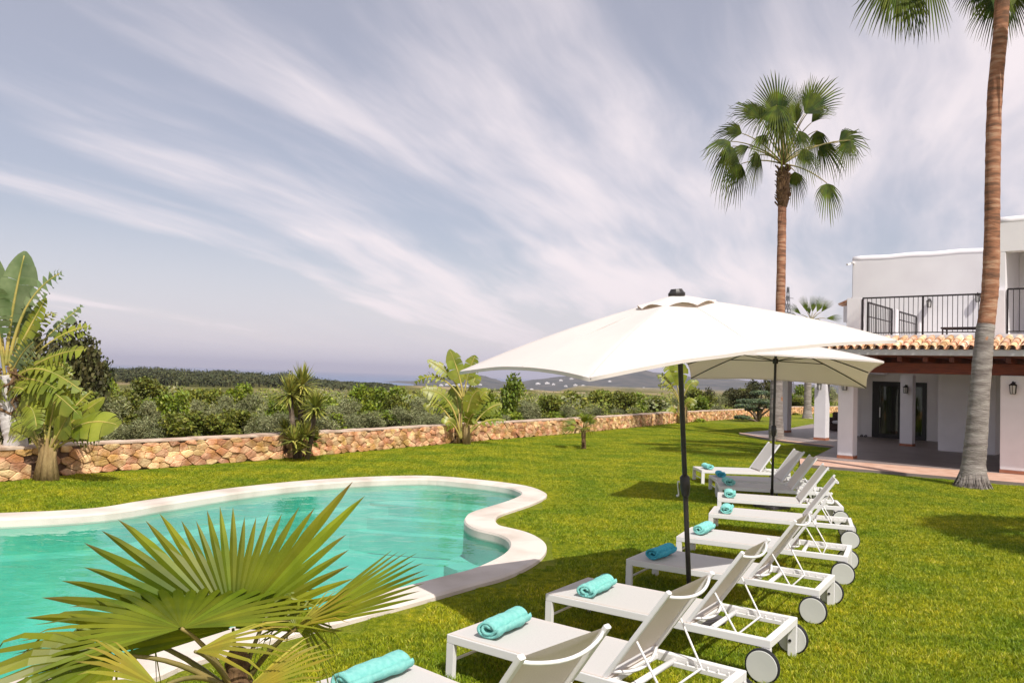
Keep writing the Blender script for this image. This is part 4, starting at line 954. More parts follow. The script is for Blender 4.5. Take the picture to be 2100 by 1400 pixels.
m_.build('stalk_base','bbase',g2,smooth=True)
def G2(p0,p1,p2,w,**kw):
    d=kw.pop('dd',0); f=lambda q,e=0: at(q[0],q[1],15.2+e)-bs2
    return bleaf(g2,f(p0),f(p1,d*.5),f(p2,d),w*1.25,**kw)
G2((96,930),(135,840),(190,800),.16,pet=.5,side=(0,-1,.6),seed=31,tear=.9,dd=.5)
G2((90,930),(60,830),(30,790),.18,pet=.45,side=(.2,-1,.5),seed=32,tear=.9,dd=.5)
G2((97,935),(150,880),(205,905),.16,pet=.45,side=(0,-1,.9),seed=33,tear=.85,dd=.3)
G2((92,930),(100,850),(60,790),.24,pet=.45,side=(.3,-1,.1),seed=1,tear=.1,droop=.05)
G2((95,930),(102,860),(122,780),.30,pet=.42,side=(-.1,-1,.1),seed=2,tear=.15,droop=.05)
G2((98,935),(125,870),(215,815),.20,pet=.45,side=(-.3,-1,.7),seed=3,tear=.4)
G2((100,940),(150,840),(245,872),.27,pet=.42,side=(-.2,-1,.9),seed=4,tear=.3,droop=.3,dd=-.4)
G2((90,935),(70,880),(45,830),.22,pet=.4,side=(.2,-1,.3),seed=5,tear=.6)
G2((95,935),(115,900),(140,850),.2,pet=.5,side=(0,-1,.5),seed=6,tear=.3,dd=-.3)
G2((90,940),(60,870),(20,880),.2,pet=.45,side=(.1,-1,.6),seed=7,tear=.6)
G2((95,940),(105,880),(150,800),.22,pet=.5,side=(-.1,-1,.3),seed=8,tear=.5,dd=.5)
# -- clump at the wall near the middle
def clump(px,py,d,leaves,label,name='bird_of_paradise',nst=10):
    b0=at(px,py,d); b0.z=0; g=empty(name,b0,0,label,'plant','bird of paradise plants at the wall')
    m_=MB(); rn=random.Random(px)
    for k in range(nst):
        an=rn.uniform(0,2*PI); rr=rn.uniform(.1,.42); m_.tube([Vector((math.cos(an)*rr,math.sin(an)*rr*.5,-.02)),Vector((math.cos(an)*rr*.9,math.sin(an)*rr*.4,.5)),Vector((math.cos(an)*rr*1.1,math.sin(an)*rr*.5,1.0))],[.075,.05,.02],8)
    m_.build('stalk_base','bbase',g,smooth=True)
    for i,(p0,p1,p2,w,pet,side,tear,dd) in enumerate(leaves):
        f=lambda q,e=0: at(q[0],q[1],d+e)-b0
        bleaf(g,f(p0),f(p1,dd*.5),f(p2,dd),w,pet=pet,side=side,tear=tear,seed=px+i,r=.03,droop=.25)
    return g
clump(950,908,26.3,[((950,815),(945,770),(922,716),.32,.35,(.3,-1,0),.1,0),((952,815),(955,770),(975,728),.3,.4,(-.4,-1,0),.4,0),((948,815),(930,760),(876,738),.22,.4,(.3,-1,.5),.6,0),((948,820),(900,745),(850,786),.25,.35,(.2,-1,.9),.8,0),((952,818),(985,750),(968,790),.25,.3,(-.2,-1,.5),.3,-.3),
((945,900),(930,790),(862,800),.34,.4,(.2,-1,.6),.7,-.4),((945,900),(900,800),(872,840),.3,.4,(.2,-1,.8),.7,-.5),((950,900),(960,800),(985,800),.33,.35,(0,-1,.3),.4,-.3),((955,900),(985,790),(1002,805),.3,.35,(-.2,-1,.3),.5,0),((955,900),(990,830),(1030,828),.26,.4,(-.2,-1,.8),.6,.2),((955,900),(985,850),(1038,862),.2,.45,(-.2,-1,1),.8,0),((948,900),(940,830),(930,790),.3,.4,(.1,-1,.2),.4,.4),((950,900),(965,840),(975,850),.28,.35,(0,-1,.3),.5,-.6),((945,900),(925,850),(912,870),.25,.35,(0,-1,.6),.5,-.3),
((945,900),(947,860),(948,815),.05,.95,(0,-1,0),.1,0),((952,900),(954,860),(953,815),.05,.95,(0,-1,0),.1,0)],'bird of paradise clump with yellowed leaves at the wall below the near parasol tip')
clump(1397,866,44.5,[((1395,820),(1385,760),(1362,745),.45,.3,(.2,-1,.4),.5,0),((1396,820),(1395,765),(1390,735),.5,.3,(0,-1,.2),.3,0),((1395,825),(1370,765),(1348,772),.35,.35,(.2,-1,.7),.7,0),((1395,830),(1375,780),(1350,792),.3,.35,(.2,-1,.8),.8,0),((1398,825),(1415,770),(1430,790),.35,.3,(-.2,-1,.5),.5,0),((1398,850),(1410,810),(1425,830),.35,.3,(-.2,-1,.5),.5,-.5),((1393,855),(1380,830),(1372,850),.3,.3,(.2,-1,.5),.5,-.5),((1397,866),(1396,840),(1396,815),.08,.95,(0,-1,0),.1,0),((1393,866),(1391,840),(1393,815),.08,.95,(0,-1,0),.1,0)],'distant bird of paradise plant at the wall, seen just left of the near parasol pole')
# -- yucca clump
dy=20.0; b0=at(615,945,dy); b0.z=0; yg=empty('yucca',b0,0,'yucca clump with three tall spiky heads in front of the stone wall','plant')
rn=random.Random(17)
def yhead(px,py,r,n,dd=0,stem=None,down=.9):
    c=at(px,py,dy+dd)-b0; m_=MB()
    for k in range(n):
        an=rn.uniform(0,2*PI); el=rn.uniform(-down,1.45); d=Vector((math.cos(an)*math.cos(el),math.sin(an)*math.cos(el),math.sin(el))); ln=r*rn.uniform(.85,1.25); sd=d.cross(Vector((0,0,1))); sd=sd.normalized() if sd.length>.01 else Vector((1,0,0)); w=.03
        p1=c+d*ln*.5; p2=c+d*ln-Vector((0,0,1))*ln*.13*(1-abs(math.sin(el))); up=sd.cross(d)*.006
        m_.add([c+d*.03-sd*w*.6,c+d*.03+sd*w*.6,p1-sd*w,p1+up,p1+sd*w,p2],[(0,1,4,3),(0,3,2),(2,3,5),(3,4,5)])
    o=m_.build('leaf_head','yucca',yg)
    if stem:
        s_=MB(); pts=[at(x,y,dy+dd)-b0 for x,y in stem]; s_.tube(pts,[.065]*len(pts),8); s_.build('stem','bark',yg,smooth=True)
yhead(594,808,.52,150,0,[(606,940),(602,880),(597,840),(595,810)]); yhead(620,790,.55,160,.3,[(614,940),(616,870),(618,800)]); yhead(646,836,.44,130,-.1,[(630,940),(640,890),(644,845)])
yhead(612,858,.5,110,.4,[(614,940),(612,860)]); yhead(602,905,.40,110,-.4,None,.4); yhead(628,895,.42,110,-.2,None,.3); yhead(645,905,.32,70,.1,None,.3); yhead(616,922,.34,80,-.3,None,.2); yhead(585,880,.32,60,.2,None,.4); yhead(640,870,.35,60,.3,None,.6)
# -- cloud-pruned tree
dt_=50; b0=at(1553,866,dt_); b0.z=0; tg=empty('cloud_pruned_tree',b0,0,'dark cloud pruned tree with flat foliage pads beside the far parasol pole','tree')
pads=[(1533,823,24,5.5),(1562,806,24,5.5),(1528,833,20,5),(1545,840,18,5),(1573,826,16,5),(1582,835,14,5),(1522,856,17,5),(1558,822,20,5)]
for i,(x,y,w_,h_) in enumerate(pads):
    c=at(x,y,dt_+[0,.4,-.5,.3,-.3,.5,-.6,.2][i])-b0; rw=w_*dt_/F; rh=h_*dt_/F; lf=MB()
    for k in range(520):
        th=rn.uniform(0,2*PI); rr=math.sqrt(rn.random()); q=c+Vector((math.cos(th)*rr*rw,math.sin(th)*rr*rw*.8,rn.uniform(-.6,1)*rh*math.sqrt(1-rr*rr*.8)))
        a_=Vector((rn.gauss(0,1),rn.gauss(0,1),rn.gauss(0,1))).normalized()*.07; b_=a_.orthogonal().normalized()*.05; lf.add([q-a_,q+b_,q+a_,q-b_],[(0,1,2,3)])
    pd=lf.build('foliage_pad','topiary',tg)
    s_=MB(); pts=[Vector((0,0,-.03)),Vector((c.x*.3,c.y*.3,c.z*.45)),Vector((c.x*.8,c.y*.8,c.z*.8)),c-Vector((0,0,rh*.3))]; s_.tube(pts,[.10,.07,.05,.03],6); s_.build('branch','bark',tg,smooth=True)
# ================================================================== BUSHES AND TREES BEYOND THE WALL
def crown_mesh(seed,kind,n=4600):
    """unit crown: about 1 wide, 1 tall, base at 0; leaf-sized faces in lumps with gaps"""
    rn=random.Random(seed); lf=MB(); nl={'olive':16,'green':15,'bright':14,'dark':16}[kind]
    lumps=[]
    for k in range(nl):
        th=rn.uniform(0,2*PI); rr=math.sqrt(rn.random())*.36; z=rn.uniform(.25,.86); rr*=1.0-.55*max(0,z-.5)/.36*.8
        lumps.append((Vector((math.cos(th)*rr,math.sin(th)*rr,z)),rn.uniform(.10,.19)))
    lumps.append((Vector((0,0,.45)),.26)); sz={'olive':.020,'green':.026,'bright':.028,'dark':.022}[kind]
    for k in range(n):
        c,r_=rn.choice(lumps); d=Vector((rn.gauss(0,1),rn.gauss(0,1),rn.gauss(0,1))).normalized(); q=c+d*r_*(rn.random()**.35)*rn.uniform(.8,1.15); q.z=max(.03,q.z)
        a_=(d*.5+Vector((rn.gauss(0,1),rn.gauss(0,1),rn.gauss(0,1)))).normalized()*sz*rn.uniform(.7,1.4)*(1.5 if kind=='olive' else 1.1); b_=a_.orthogonal().normalized(); b_=Matrix.Rotation(rn.uniform(0,6.28),3,a_.normalized())@b_*sz*(.32 if kind=='olive' else .7)
        lf.add([q-a_,q+b_,q+a_,q-b_],[(0,1,2,3)])
    tr=MB(); tr.tube([(0,0,-.12),(.01,0,.15),(-.01,.01,.35)],[.035,.03,.02],7)
    for k in range(6):
        c,r_=lumps[k]; tr.tube([(0,0,.18),(c.x*.5,c.y*.5,.18+(c.z-.18)*.6),tuple(c)],[.02,.013,.005],5)
    return lf,tr
PK={}
def plantproto(kind,v):
    if (kind,v) not in PK:
        lf,tr=crown_mesh(hash((kind,v))%1000 if False else {'olive':10,'green':20,'bright':30,'dark':40}[kind]+v,kind)
        a=bpy.data.meshes.new('crown'); a.from_pydata(lf.v,[],lf.f); a.materials.append(MT[kind]); b=bpy.data.meshes.new('trunk'); b.from_pydata(tr.v,[],tr.f); b.materials.append(MT['bark']); PK[kind,v]=(a,b)
    return PK[kind,v]
def plant(px,topy,d,wpx,kind,v,label,cat=None,name=None,group=None,rot=None):
    top=at(px,topy,d); g0=tz(top.x,top.y) if not inpoly(top.x,top.y,lawnb) else 0.0; h=top.z-g0; w_=wpx*d/F
    nm=name or {'olive':'olive_tree','green':'bush','bright':'leafy_tree','dark':'evergreen_tree'}[kind]
    a,b=plantproto(kind,v); o=empty(nm,(top.x,top.y,g0-.02),random.uniform(0,6.28) if rot is None else rot,label,cat or {'olive':'olive tree','green':'bush','bright':'tree','dark':'tree'}[kind],group)
    o.scale=(w_*1.05,w_*1.05,h*1.02)
    for nn,me in (('crown',a),('trunk',b)):
        q=bpy.data.objects.new(nn,me); col.objects.link(q); q.parent=o
    return o
GO='olive trees and bushes beyond the garden wall'
PL=[(110,655,23.5,200,'dark',2,'dense brown green evergreen crown rising behind the torn leaves at left','tree'),
(150,660,22,190,'dark',0,'dark brown green evergreen tree behind the bird of paradise plants','tree'),
(186,705,26,130,'dark',1,'dark evergreen tree with drooping edge, right of the tall torn leaves','tree'),
(60,760,24,150,'dark',2,'shaded evergreen tree behind the pale trunk at the left edge','tree'),
(250,800,30,130,'green',0,'brownish green bush just right of the left evergreen tree',None),
(300,775,48,110,'green',1,'mid green tree top standing above the bushes at left',None),
(345,815,34,130,'bright',1,'bright yellow green bush left of the yucca, middle distance',None),
(240,862,21,110,'olive',0,'silvery olive bush by the wall right of the broad glossy leaves',None),
(320,850,22.5,110,'olive',1,'pale silvery bush close behind the left part of the stone wall',None),
(400,832,24,120,'olive',2,'silvery olive tree behind the wall, second to the left of the yucca',None),
(470,838,25,110,'olive',0,'grey green olive shrub behind the wall left of the yucca',None),
(540,850,24.5,100,'olive',1,'low grey olive shrub directly left of the yucca',None),
(430,795,40,110,'green',2,'round green tree in the middle distance above the left olives',None),
(495,788,46,90,'bright',0,'yellow green tree left of the yucca heads in the middle distance',None),
(560,815,30,90,'bright',2,'bush with bright shiny leaves touching the left side of the yucca',None),
(385,800,60,90,'green',0,'small dark green tree near the brown field at left',None),
(690,815,27,110,'olive',2,'olive tree with bare pale branch right of the yucca',None),
(735,790,38,110,'bright',1,'pale willow like tree right of the yucca',None),
(800,795,42,110,'bright',0,'second pale willow like tree, left of the middle bird of paradise',None),
(760,838,28.5,110,'olive',0,'silvery olive shrub behind the wall right of the yucca',None),
(830,832,30,110,'olive',1,'silvery olive shrub left of the middle bird of paradise clump',None),
(885,815,33,90,'olive',2,'tall olive shrub touching the left side of the middle bird of paradise',None),
(880,850,29.5,90,'olive',0,'low silvery shrub behind the wall before the middle bird of paradise',None),
(1040,768,40,100,'bright',2,'round bright green tree right of the middle bird of paradise',None),
(1000,800,38,80,'bright',1,'smaller bright tree directly behind the middle bird of paradise',None),
(1085,822,35,90,'olive',1,'dark grey olive tree under the left part of the near parasol',None),
(1035,842,33,80,'olive',2,'low olive shrub behind the wall below the bright green tree',None),
(1130,812,44,90,'green',1,'green bush below the near parasol, left half',None),
(1170,826,38,70,'olive',0,'pale small olive bush below the near parasol canopy corner',None),
(1175,800,55,80,'green',2,'rounded dark tree below the canopy corner, farther off',None),
(1215,830,40,70,'olive',1,'silvery bush behind the wall above the little young palm',None),
(1235,802,52,90,'green',0,'green tree top right of the canopy corner',None),
(1290,806,50,100,'bright',0,'yellow green bush between the canopy corner and the far bird of paradise',None),
(1310,828,46,70,'olive',2,'silver olive bush left of the distant bird of paradise',None),
(1265,835,45,60,'olive',1,'small grey bush behind the wall, left of the pair of silver bushes',None),
(1350,815,52,70,'green',1,'dense bush directly left of the distant bird of paradise',None),
(1365,840,48,50,'olive',0,'little silver shrub at the foot of the distant bird of paradise',None),
(1440,812,55,80,'bright',1,'yellowish bush just right of the near parasol pole',None),
(1480,826,54,70,'olive',2,'pale bush behind the wall between pole and cloud pruned tree',None),
(1455,795,75,50,'dark',0,'small dark tree far off, right of the near parasol pole','tree'),
(1535,772,62,90,'dark',1,'broad dark green tree under the far parasol canopy','tree'),
(1500,790,70,70,'dark',2,'dark green tree left of the broad one under the far parasol','tree'),
(1580,775,66,80,'dark',0,'dark tree just behind the far parasol pole','tree'),
(1640,790,85,70,'bright',2,'bright green tree seen between the porch columns',None),
(1680,795,80,60,'bright',0,'bright green tree partly hidden by the far left porch column',None),
(1640,815,76,70,'green',1,'green bush above the far wall seen between the porch columns',None)]
for px,ty,d,w_,kind,v,lab,cat in PL: plant(px,ty,d,w_,kind,v,lab,cat,group=GO)
rq=random.Random(404); GM='dense greenery beyond the garden wall'
ML={'green':'dark leafed bush crowded among the greenery beyond the wall','bright':'fresh green bush crowded among the greenery beyond the wall','olive':'grey leafed olive crowded among the greenery beyond the wall'}
for k in range(62):
    px=130+k*25.5+rq.uniform(-10,10); rb_=rayhit(math.atan2(*at(px,780,30).to_2d())); kind=rq.choice(('green','bright','olive','green','bright','olive','olive'))
    near=k%2==0; d=(rb_+(rq.uniform(2.5,7) if near else rq.uniform(8,24)))*math.cos(math.atan2(*at(px,780,30).to_2d()))
    ty=(rq.uniform(835,850) if near else rq.uniform(797,822))+ (0 if px<1000 else -(px-1000)*.012)
    wp=rq.uniform(100,150) if near else rq.uniform(80,130); wp*=.55+.45*min(1,25/d)
    if px<235: ty-=40
    plant(px,ty,d,wp,kind,rq.randrange(3),ML[kind],None,group=GM)
# ---- mass vegetation no one could count
def scatter(name,mt,pts,nleaf,sz,seed,label,flat=.8):
    rn=random.Random(seed); m_=MB()
    for (x,y,r_,h_) in pts:
        g=tz(x,y); lumps=[(Vector((x+rn.gauss(0,.3)*r_,y+rn.gauss(0,.3)*r_,g+h_*rn.uniform(.45,.8))),r_*rn.uniform(.45,.7)) for _ in range(5)]
        for k in range(nleaf):
            c,q=rn.choice(lumps); d=Vector((rn.gauss(0,1),rn.gauss(0,1),abs(rn.gauss(0,1))*.9-.2)).normalized(); p=c+Vector((d.x*q,d.y*q,d.z*min(q,h_*.5)))*rn.uniform(.75,1.1)
            s_=sz*rn.uniform(.6,1.5)*r_; a_=Vector((rn.gauss(0,1),rn.gauss(0,1),rn.gauss(0,.7))).normalized()*s_; b_=a_.orthogonal().normalized()*s_*.7
            m_.add([p-a_,p+b_,p+a_,p-b_],[(0,1,2,3)])
        m_.tube([(x,y,g-.2),(x,y,g+h_*.5)],[.08*r_,.05*r_],4,cap=False)
    o=m_.build(name,mt); return tag(o,label,None,None,'stuff')
rn=random.Random(77)
pa=[];pbb=[];pc=[]
for k in range(760):
    px=rn.uniform(100,1750); d=math.exp(rn.uniform(math.log(46),math.log(240))); P=at(px,780,d)
    if inpoly(P.x,P.y,lawnb): continue
    if rayhit(math.atan2(P.x,P.y))+9>math.hypot(P.x,P.y): continue
    if px<620 and 85<d<215 and rn.random()<.5: continue      # open fields
    if px>720 and d>120: d=d
    r_=rn.uniform(1.0,1.9)*(1+d/260); g_=tz(P.x,P.y); ty=(rn.uniform(788,816) if px<720 else rn.uniform(796,815)) + max(0,px-1050)*.03; h_=(at(px,ty,d).z-g_)/1.25
    if h_<.5: continue
    h_=min(h_,3.0)
    (pa if rn.random()<.62 else pbb).append((P.x,P.y,r_,h_))
for k in range(0):
    px=rn.uniform(80,1700); rb_=rayhit(math.atan2(*at(px,780,30).to_2d()))
    P=at(px,780,10).to_2d().normalized()*(rb_+rn.uniform(2.5,8)); pbb.append((P.x,P.y,rn.uniform(.7,1.1),rn.uniform(.7,1.2)))
scatter('scrub','green',pa,190,.05,1,'green scrub spread over the land beyond the wall')
scatter('olive_scrub','olive',pbb,190,.048,2,'silvery scrub spread over the land beyond the wall')
pw=[]
for k in range(800):
    px=rn.uniform(130,800) if k<800 else rn.uniform(800,2000); d=rn.uniform(255,440)
    if px>590 and px<800:
        if d>440-(px-590)*.55: continue
    if px>=800: d=rn.uniform(300,600)
    P=at(px,770,d); r_=rn.uniform(3.4,6.2); g=tz(P.x,P.y)
    topy={0:758}.get(0)
    ridge=(756-5*math.sin((px-130)/90)-2*math.sin(px/23)) if px<600 else 758+(px-600)*.22
    if 596<px<622: ridge+=8
    if px>=800: ridge=796
    zt=at(px,ridge+rn.uniform(-2,6)+ (440-d)*.055*(1 if px<800 else 0),d).z
    h_=max(2.2,(zt-g)); pw.append((P.x,P.y,r_,h_/1.25))
scatter('pine_wood','pine',pw,140,.06,3,'dark pine wood on the low ridge in the distance')
# ---- white houses on the far hills
rn=random.Random(12)
hs=[(905,788,1),(918,787,1.3),(930,789,1),(942,788,1.2),(955,790,1.4),(970,789,1),(985,787,.8),(1090,797,.9),(1103,785,1.2),(1122,784,1.2),(1135,786,.8),(1150,778,.9),(1172,775,.9),(1180,788,1),(1196,790,1.2),(1213,770,.7),(1225,775,.7),(1250,780,.8),(1290,796,1),(1320,794,.8),(1405,798,1),(1448,800,.9),(1240,772,.7),(1160,790,.8)]
labs=['white house in the dense cluster on the far low hill behind the bird of paradise','small white house on the far hillside seen under the near parasol']
def far_house(px,py,s_,lab):
    d=3300; P=at(px,py,d); w_=13*s_; hh=6.5*s_; o=empty('hillside_house',(P.x,P.y,P.z),rn.uniform(-.5,.5),lab,'house','white houses on the far hills')
    m_=MB(); m_.box(-w_,w_,-6,6,-hh*2.0,hh*.6); m_.box(-w_*.5,w_*.4,-5,7,hh*.6,hh*1.1); m_.build('wall','farwhite',o)
    m_=MB(); 
    for k in range(3): m_.box(-w_*.7+k*w_*.5,-w_*.7+k*w_*.5+w_*.22,-6.1,-6.01,-hh*.4,hh*.1)
    m_.build('window','doorframe',o); return o
# ---- lattice pylon behind the mid palm
dP=420; Pb=at(1614,700,dP); gz=tz(Pb.x,Pb.y); Pt=at(1614,588,dP); py_=empty('power_pylon',(Pb.x,Pb.y,gz),.3,'thin steel lattice power pylon beside the palm trunk in the distance','pylon')
m_=MB(); Hh=Pt.z-gz
for sx,sy in ((-1,-1),(1,-1),(1,1),(-1,1)): m_.bar((sx*3,sy*3,0),(sx*.35,sy*.35,Hh),.22,.22)
nz=14
for k in range(nz):
    z0,z1=Hh*k/nz,Hh*(k+1)/nz; r0,r1=3-2.65*k/nz,3-2.65*(k+1)/nz
    for (a,b_) in (((-1,-1),(1,-1)),((1,-1),(1,1)),((1,1),(-1,1)),((-1,1),(-1,-1))): m_.bar((a[0]*r0,a[1]*r0,z0),(b_[0]*r1,b_[1]*r1,z1),.14,.14); m_.bar((b_[0]*r0,b_[1]*r0,z0),(a[0]*r1,a[1]*r1,z1),.14,.14)
MT['galv']=mat('galvanised_steel',(.12,.12,.13),rough=.6)
m_.build('lattice_tower','galv',py_); m_=MB()
for z in (Hh*.80,Hh*.9): m_.bar((-3.4,0,z),(3.4,0,z),.25,.25); 
m_.build('cross_arm','galv',py_)
# small white shed in the field right of the yucca
P=at(682,833,75); g=tz(P.x,P.y); sh=empty('field_shed',(P.x,P.y,P.z-1.5),.2,'tiny pale shed roof among the trees right of the yucca','shed')
m_=MB(); m_.box(-1.3,1.3,-.8,.8,0,1.35); m_.build('wall','farwhite',sh); m_=MB(); m_.box(-1.5,1.5,-1,1,1.351,1.45); m_.build('roof','fascia',sh); m_=MB(); m_.box(-.9,-.2,-.81,-.79,.3,1.1); m_.box(.3,.9,-.81,-.79,.3,1.1); m_.build('window','doorframe',sh)
# ---- put the far houses on the hill surface
from mathutils.bvhtree import BVHTree
bvh=BVHTree.FromPolygons([tuple(v.co) for v in hills.data.vertices],[tuple(p.vertices) for p in hills.data.polygons])
for i,(px,py,s_) in enumerate(hs):
    d=ray(px,py+3).normalized(); hit=bvh.ray_cast(Vector((0,0,EYE)),d)
    o=far_house(px,py,s_,labs[0] if px<1000 else labs[1])
    if hit[0] is not None:
        p=hit[0]; k=p.y/3300.0; o.location=p+Vector((0,0,3)); o.scale=(k*.6,k*.6,k*.6)
# ================================================================== GRASS BLADES (one object, stuff)
def grass():
    rn=random.Random(2); v=[];f=[];S=.5; nb=1500
    for k in range(nb):
        x,y=rn.uniform(-S/2,S/2),rn.uniform(-S/2,S/2); an=rn.uniform(0,2*PI); h_=rn.uniform(.014,.038)*(1.4 if rn.random()<.15 else 1); w_=rn.uniform(.0018,.0034)*1.5; c_=Vector((math.cos(an),math.sin(an))); ln=rn.uniform(.2,1.3)*h_; a2=rn.uniform(0,2*PI); l=Vector((math.cos(a2),math.sin(a2)))*ln
        b=len(v); v+=[(x-c_.x*w_,y-c_.y*w_,-.003),(x+c_.x*w_,y+c_.y*w_,-.003),(x+c_.x*w_*.8+l.x*.4,y+c_.y*w_*.8+l.y*.4,h_*.6),(x-c_.x*w_*.8+l.x*.4,y-c_.y*w_*.8+l.y*.4,h_*.6),(x+l.x,y+l.y,h_)]; f+=[(b,b+1,b+2,b+3),(b+3,b+2,b+4)]
    np_=len(v); pts=[]
    fx=lambda x,y: (math.degrees(math.atan2(x,y)))
    ob=[tuple(p) for p in outer]; tr=[tuple(p) for p in terr]; lb=[tuple(p) for p in lawnb]
    yy=4.0
    while yy<46:
        xx=-12
        while xx<26:
            a=fx(xx,yy)
            if -40<a<52:
                q=(xx+rn.uniform(-.02,.02),yy+rn.uniform(-.02,.02))
                if inpoly(*q,lb) and not inpoly(*q,ob) and not inpoly(*q,tr):
                    mind=min((q[0]-o_[0])**2+(q[1]-o_[1])**2 for o_ in ob[::2])
                    mt_=min(abs((q[0]-a_[0])*(b_[1]-a_[1])-(q[1]-a_[1])*(b_[0]-a_[0]))/math.dist(a_,b_) if -0.02<((q[0]-a_[0])*(b_[0]-a_[0])+(q[1]-a_[1])*(b_[1]-a_[1]))/math.dist(a_,b_)**2<1.02 else 9 for a_,b_ in zip(tr,tr[1:]+tr[:1]))
                    mw=min(abs((q[0]-a_[0])*(b_[1]-a_[1])-(q[1]-a_[1])*(b_[0]-a_[0]))/math.dist(a_,b_) if -0.02<((q[0]-a_[0])*(b_[0]-a_[0])+(q[1]-a_[1])*(b_[1]-a_[1]))/math.dist(a_,b_)**2<1.02 else 9 for a_,b_ in zip(lb[:-4],lb[1:-3]))
                    sc_=1.0
                    if mind<.16 or mt_<.34 or mw<.36: sc_=.4
                    if not (mind<.006 or mt_<.1 or mw<.15):
                        if sc_==1.0: pts.append((*q,0.0,.98+.16*abs(noise.noise(Vector((q[0]*1.3,q[1]*1.3,0))))))
                        else:
                            for ddx in (-.16,0,.16):
                                for ddy in (-.16,0,.16):
                                    q2=(q[0]+ddx,q[1]+ddy); 
                                    if min((q2[0]-o_[0])**2+(q2[1]-o_[1])**2 for o_ in ob[::2])>.014 and not inpoly(*q2,ob) and not inpoly(*q2,tr) and inpoly(*q2,lb): pts.append((*q2,0.0,.38))
            xx+=.46
        yy+=.46
    me=bpy.data.meshes.new('grass'); me.from_pydata(v+[p[:3] for p in pts],[],f); me.materials.append(MT['blade'])
    me.attributes.new('seed_point','BOOLEAN','POINT'); me.attributes.new('sz','FLOAT','POINT')
    me.attributes['seed_point'].data.foreach_set('value',[False]*np_+[True]*len(pts)); me.attributes['sz'].data.foreach_set('value',[1.0]*np_+[p[3] for p in pts])
    o=bpy.data.objects.new('grass',me); col.objects.link(o); tag(o,'short mown grass blades covering the lawn',None,None,'stuff')
    ng=bpy.data.node_groups.new('grass_spread','GeometryNodeTree'); ng.interface.new_socket('Geometry',in_out='INPUT',socket_type='NodeSocketGeometry'); ng.interface.new_socket('Geometry',in_out='OUTPUT',socket_type='NodeSocketGeometry')
    N=ng.nodes.new; gi=N('NodeGroupInput'); go=N('NodeGroupOutput'); na=N('GeometryNodeInputNamedAttribute'); na.data_type='BOOLEAN'; na.inputs['Name'].default_value='seed_point'
    nb_=N('GeometryNodeInputNamedAttribute'); nb_.data_type='FLOAT'; nb_.inputs['Name'].default_value='sz'
    sp=N('GeometryNodeSeparateGeometry'); sp.domain='POINT'; ip=N('GeometryNodeInstanceOnPoints'); rv=N('FunctionNodeRandomValue'); rv.data_type='INT'; rv.inputs['Min'].default_value=0; rv.inputs['Max'].default_value=3
    mm=N('ShaderNodeMath'); mm.operation='MULTIPLY'; mm.inputs[1].default_value=PI/2; cx=N('ShaderNodeCombineXYZ')
    l=ng.links.new; l(gi.outputs[0],sp.inputs['Geometry']); l(na.outputs['Attribute'],sp.inputs['Selection']); l(sp.outputs['Selection'],ip.inputs['Points']); l(sp.outputs['Inverted'],ip.inputs['Instance'])
    l([q for q in rv.outputs if q.type=='INT'][0],mm.inputs[0]); l(mm.outputs[0],cx.inputs[2]); l(cx.outputs[0],ip.inputs['Rotation']); l(nb_.outputs['Attribute'],ip.inputs['Scale']); l(ip.outputs[0],go.inputs[0])
    md=o.modifiers.new('spread','NODES'); md.node_group=ng; return o
grass()
# ================================================================== SKY, SUN, AIR
SAZ=R(90-114.3)   # shadows run along az 114.3 deg (ccw from +x)
el=R(53.5); sd=Vector((-math.cos(R(114.3))*math.cos(el),-math.sin(R(114.3))*math.cos(el),math.sin(el)))
sl_=bpy.data.lights.new('sun','SUN'); sl_.energy=4.2; sl_.angle=R(.55); sl_.color=(1,.955,.88); so=bpy.data.objects.new('sun',sl_); sc.collection.objects.link(so); so.rotation_euler=sd.to_track_quat('Z','Y').to_euler(); so.location=(5,-10,20)
wd=bpy.data.worlds.new('World'); sc.world=wd; wd.use_nodes=True; t=wd.node_tree; t.nodes.clear(); N=t.nodes.new
out=N('ShaderNodeOutputWorld'); bg=N('ShaderNodeBackground'); bg.inputs[1].default_value=.10; L(t,bg.outputs[0],out.inputs[0])
sky=N('ShaderNodeTexSky'); sky.sky_type='NISHITA'; sky.sun_disc=False; sky.sun_elevation=el; sky.sun_rotation=math.atan2(sd.x,sd.y); sky.air_density=1.0; sky.dust_density=1.6; sky.ozone_density=1.2; sky.altitude=100
hs_=N('ShaderNodeHueSaturation'); hs_.inputs['Saturation'].default_value=.95; hs_.inputs['Value'].default_value=.82; L(t,sky.outputs[0],hs_.inputs['Color'])
tc=N('ShaderNodeTexCoord'); sx=N('ShaderNodeSeparateXYZ'); L(t,tc.outputs['Generated'],sx.inputs[0])
def math_(op,a,b=None,clamp=False):
    n=N('ShaderNodeMath'); n.operation=op; n.use_clamp=clamp
    for i,q in enumerate((a,b)):
        if q is None: continue
        if isinstance(q,(int,float)): n.inputs[i].default_value=q
        else: L(t,q,n.inputs[i])
    return n.outputs[0]
dz=math_('ADD',math_('MAXIMUM',sx.outputs[2],0.0),.13)
cx=math_('DIVIDE',sx.outputs[0],dz); cy=math_('DIVIDE',sx.outputs[1],dz)
cb=N('ShaderNodeCombineXYZ'); L(t,cx,cb.inputs[0]); L(t,cy,cb.inputs[1])
rot=N('ShaderNodeMapping'); rot.inputs['Rotation'].default_value=(0,0,R(24)); L(t,cb.outputs[0],rot.inputs[0])   # streak direction -> y
wn=N('ShaderNodeTexNoise'); wn.inputs['Scale'].default_value=.55; wn.inputs['Detail'].default_value=3; L(t,rot.outputs[0],wn.inputs['Vector'])
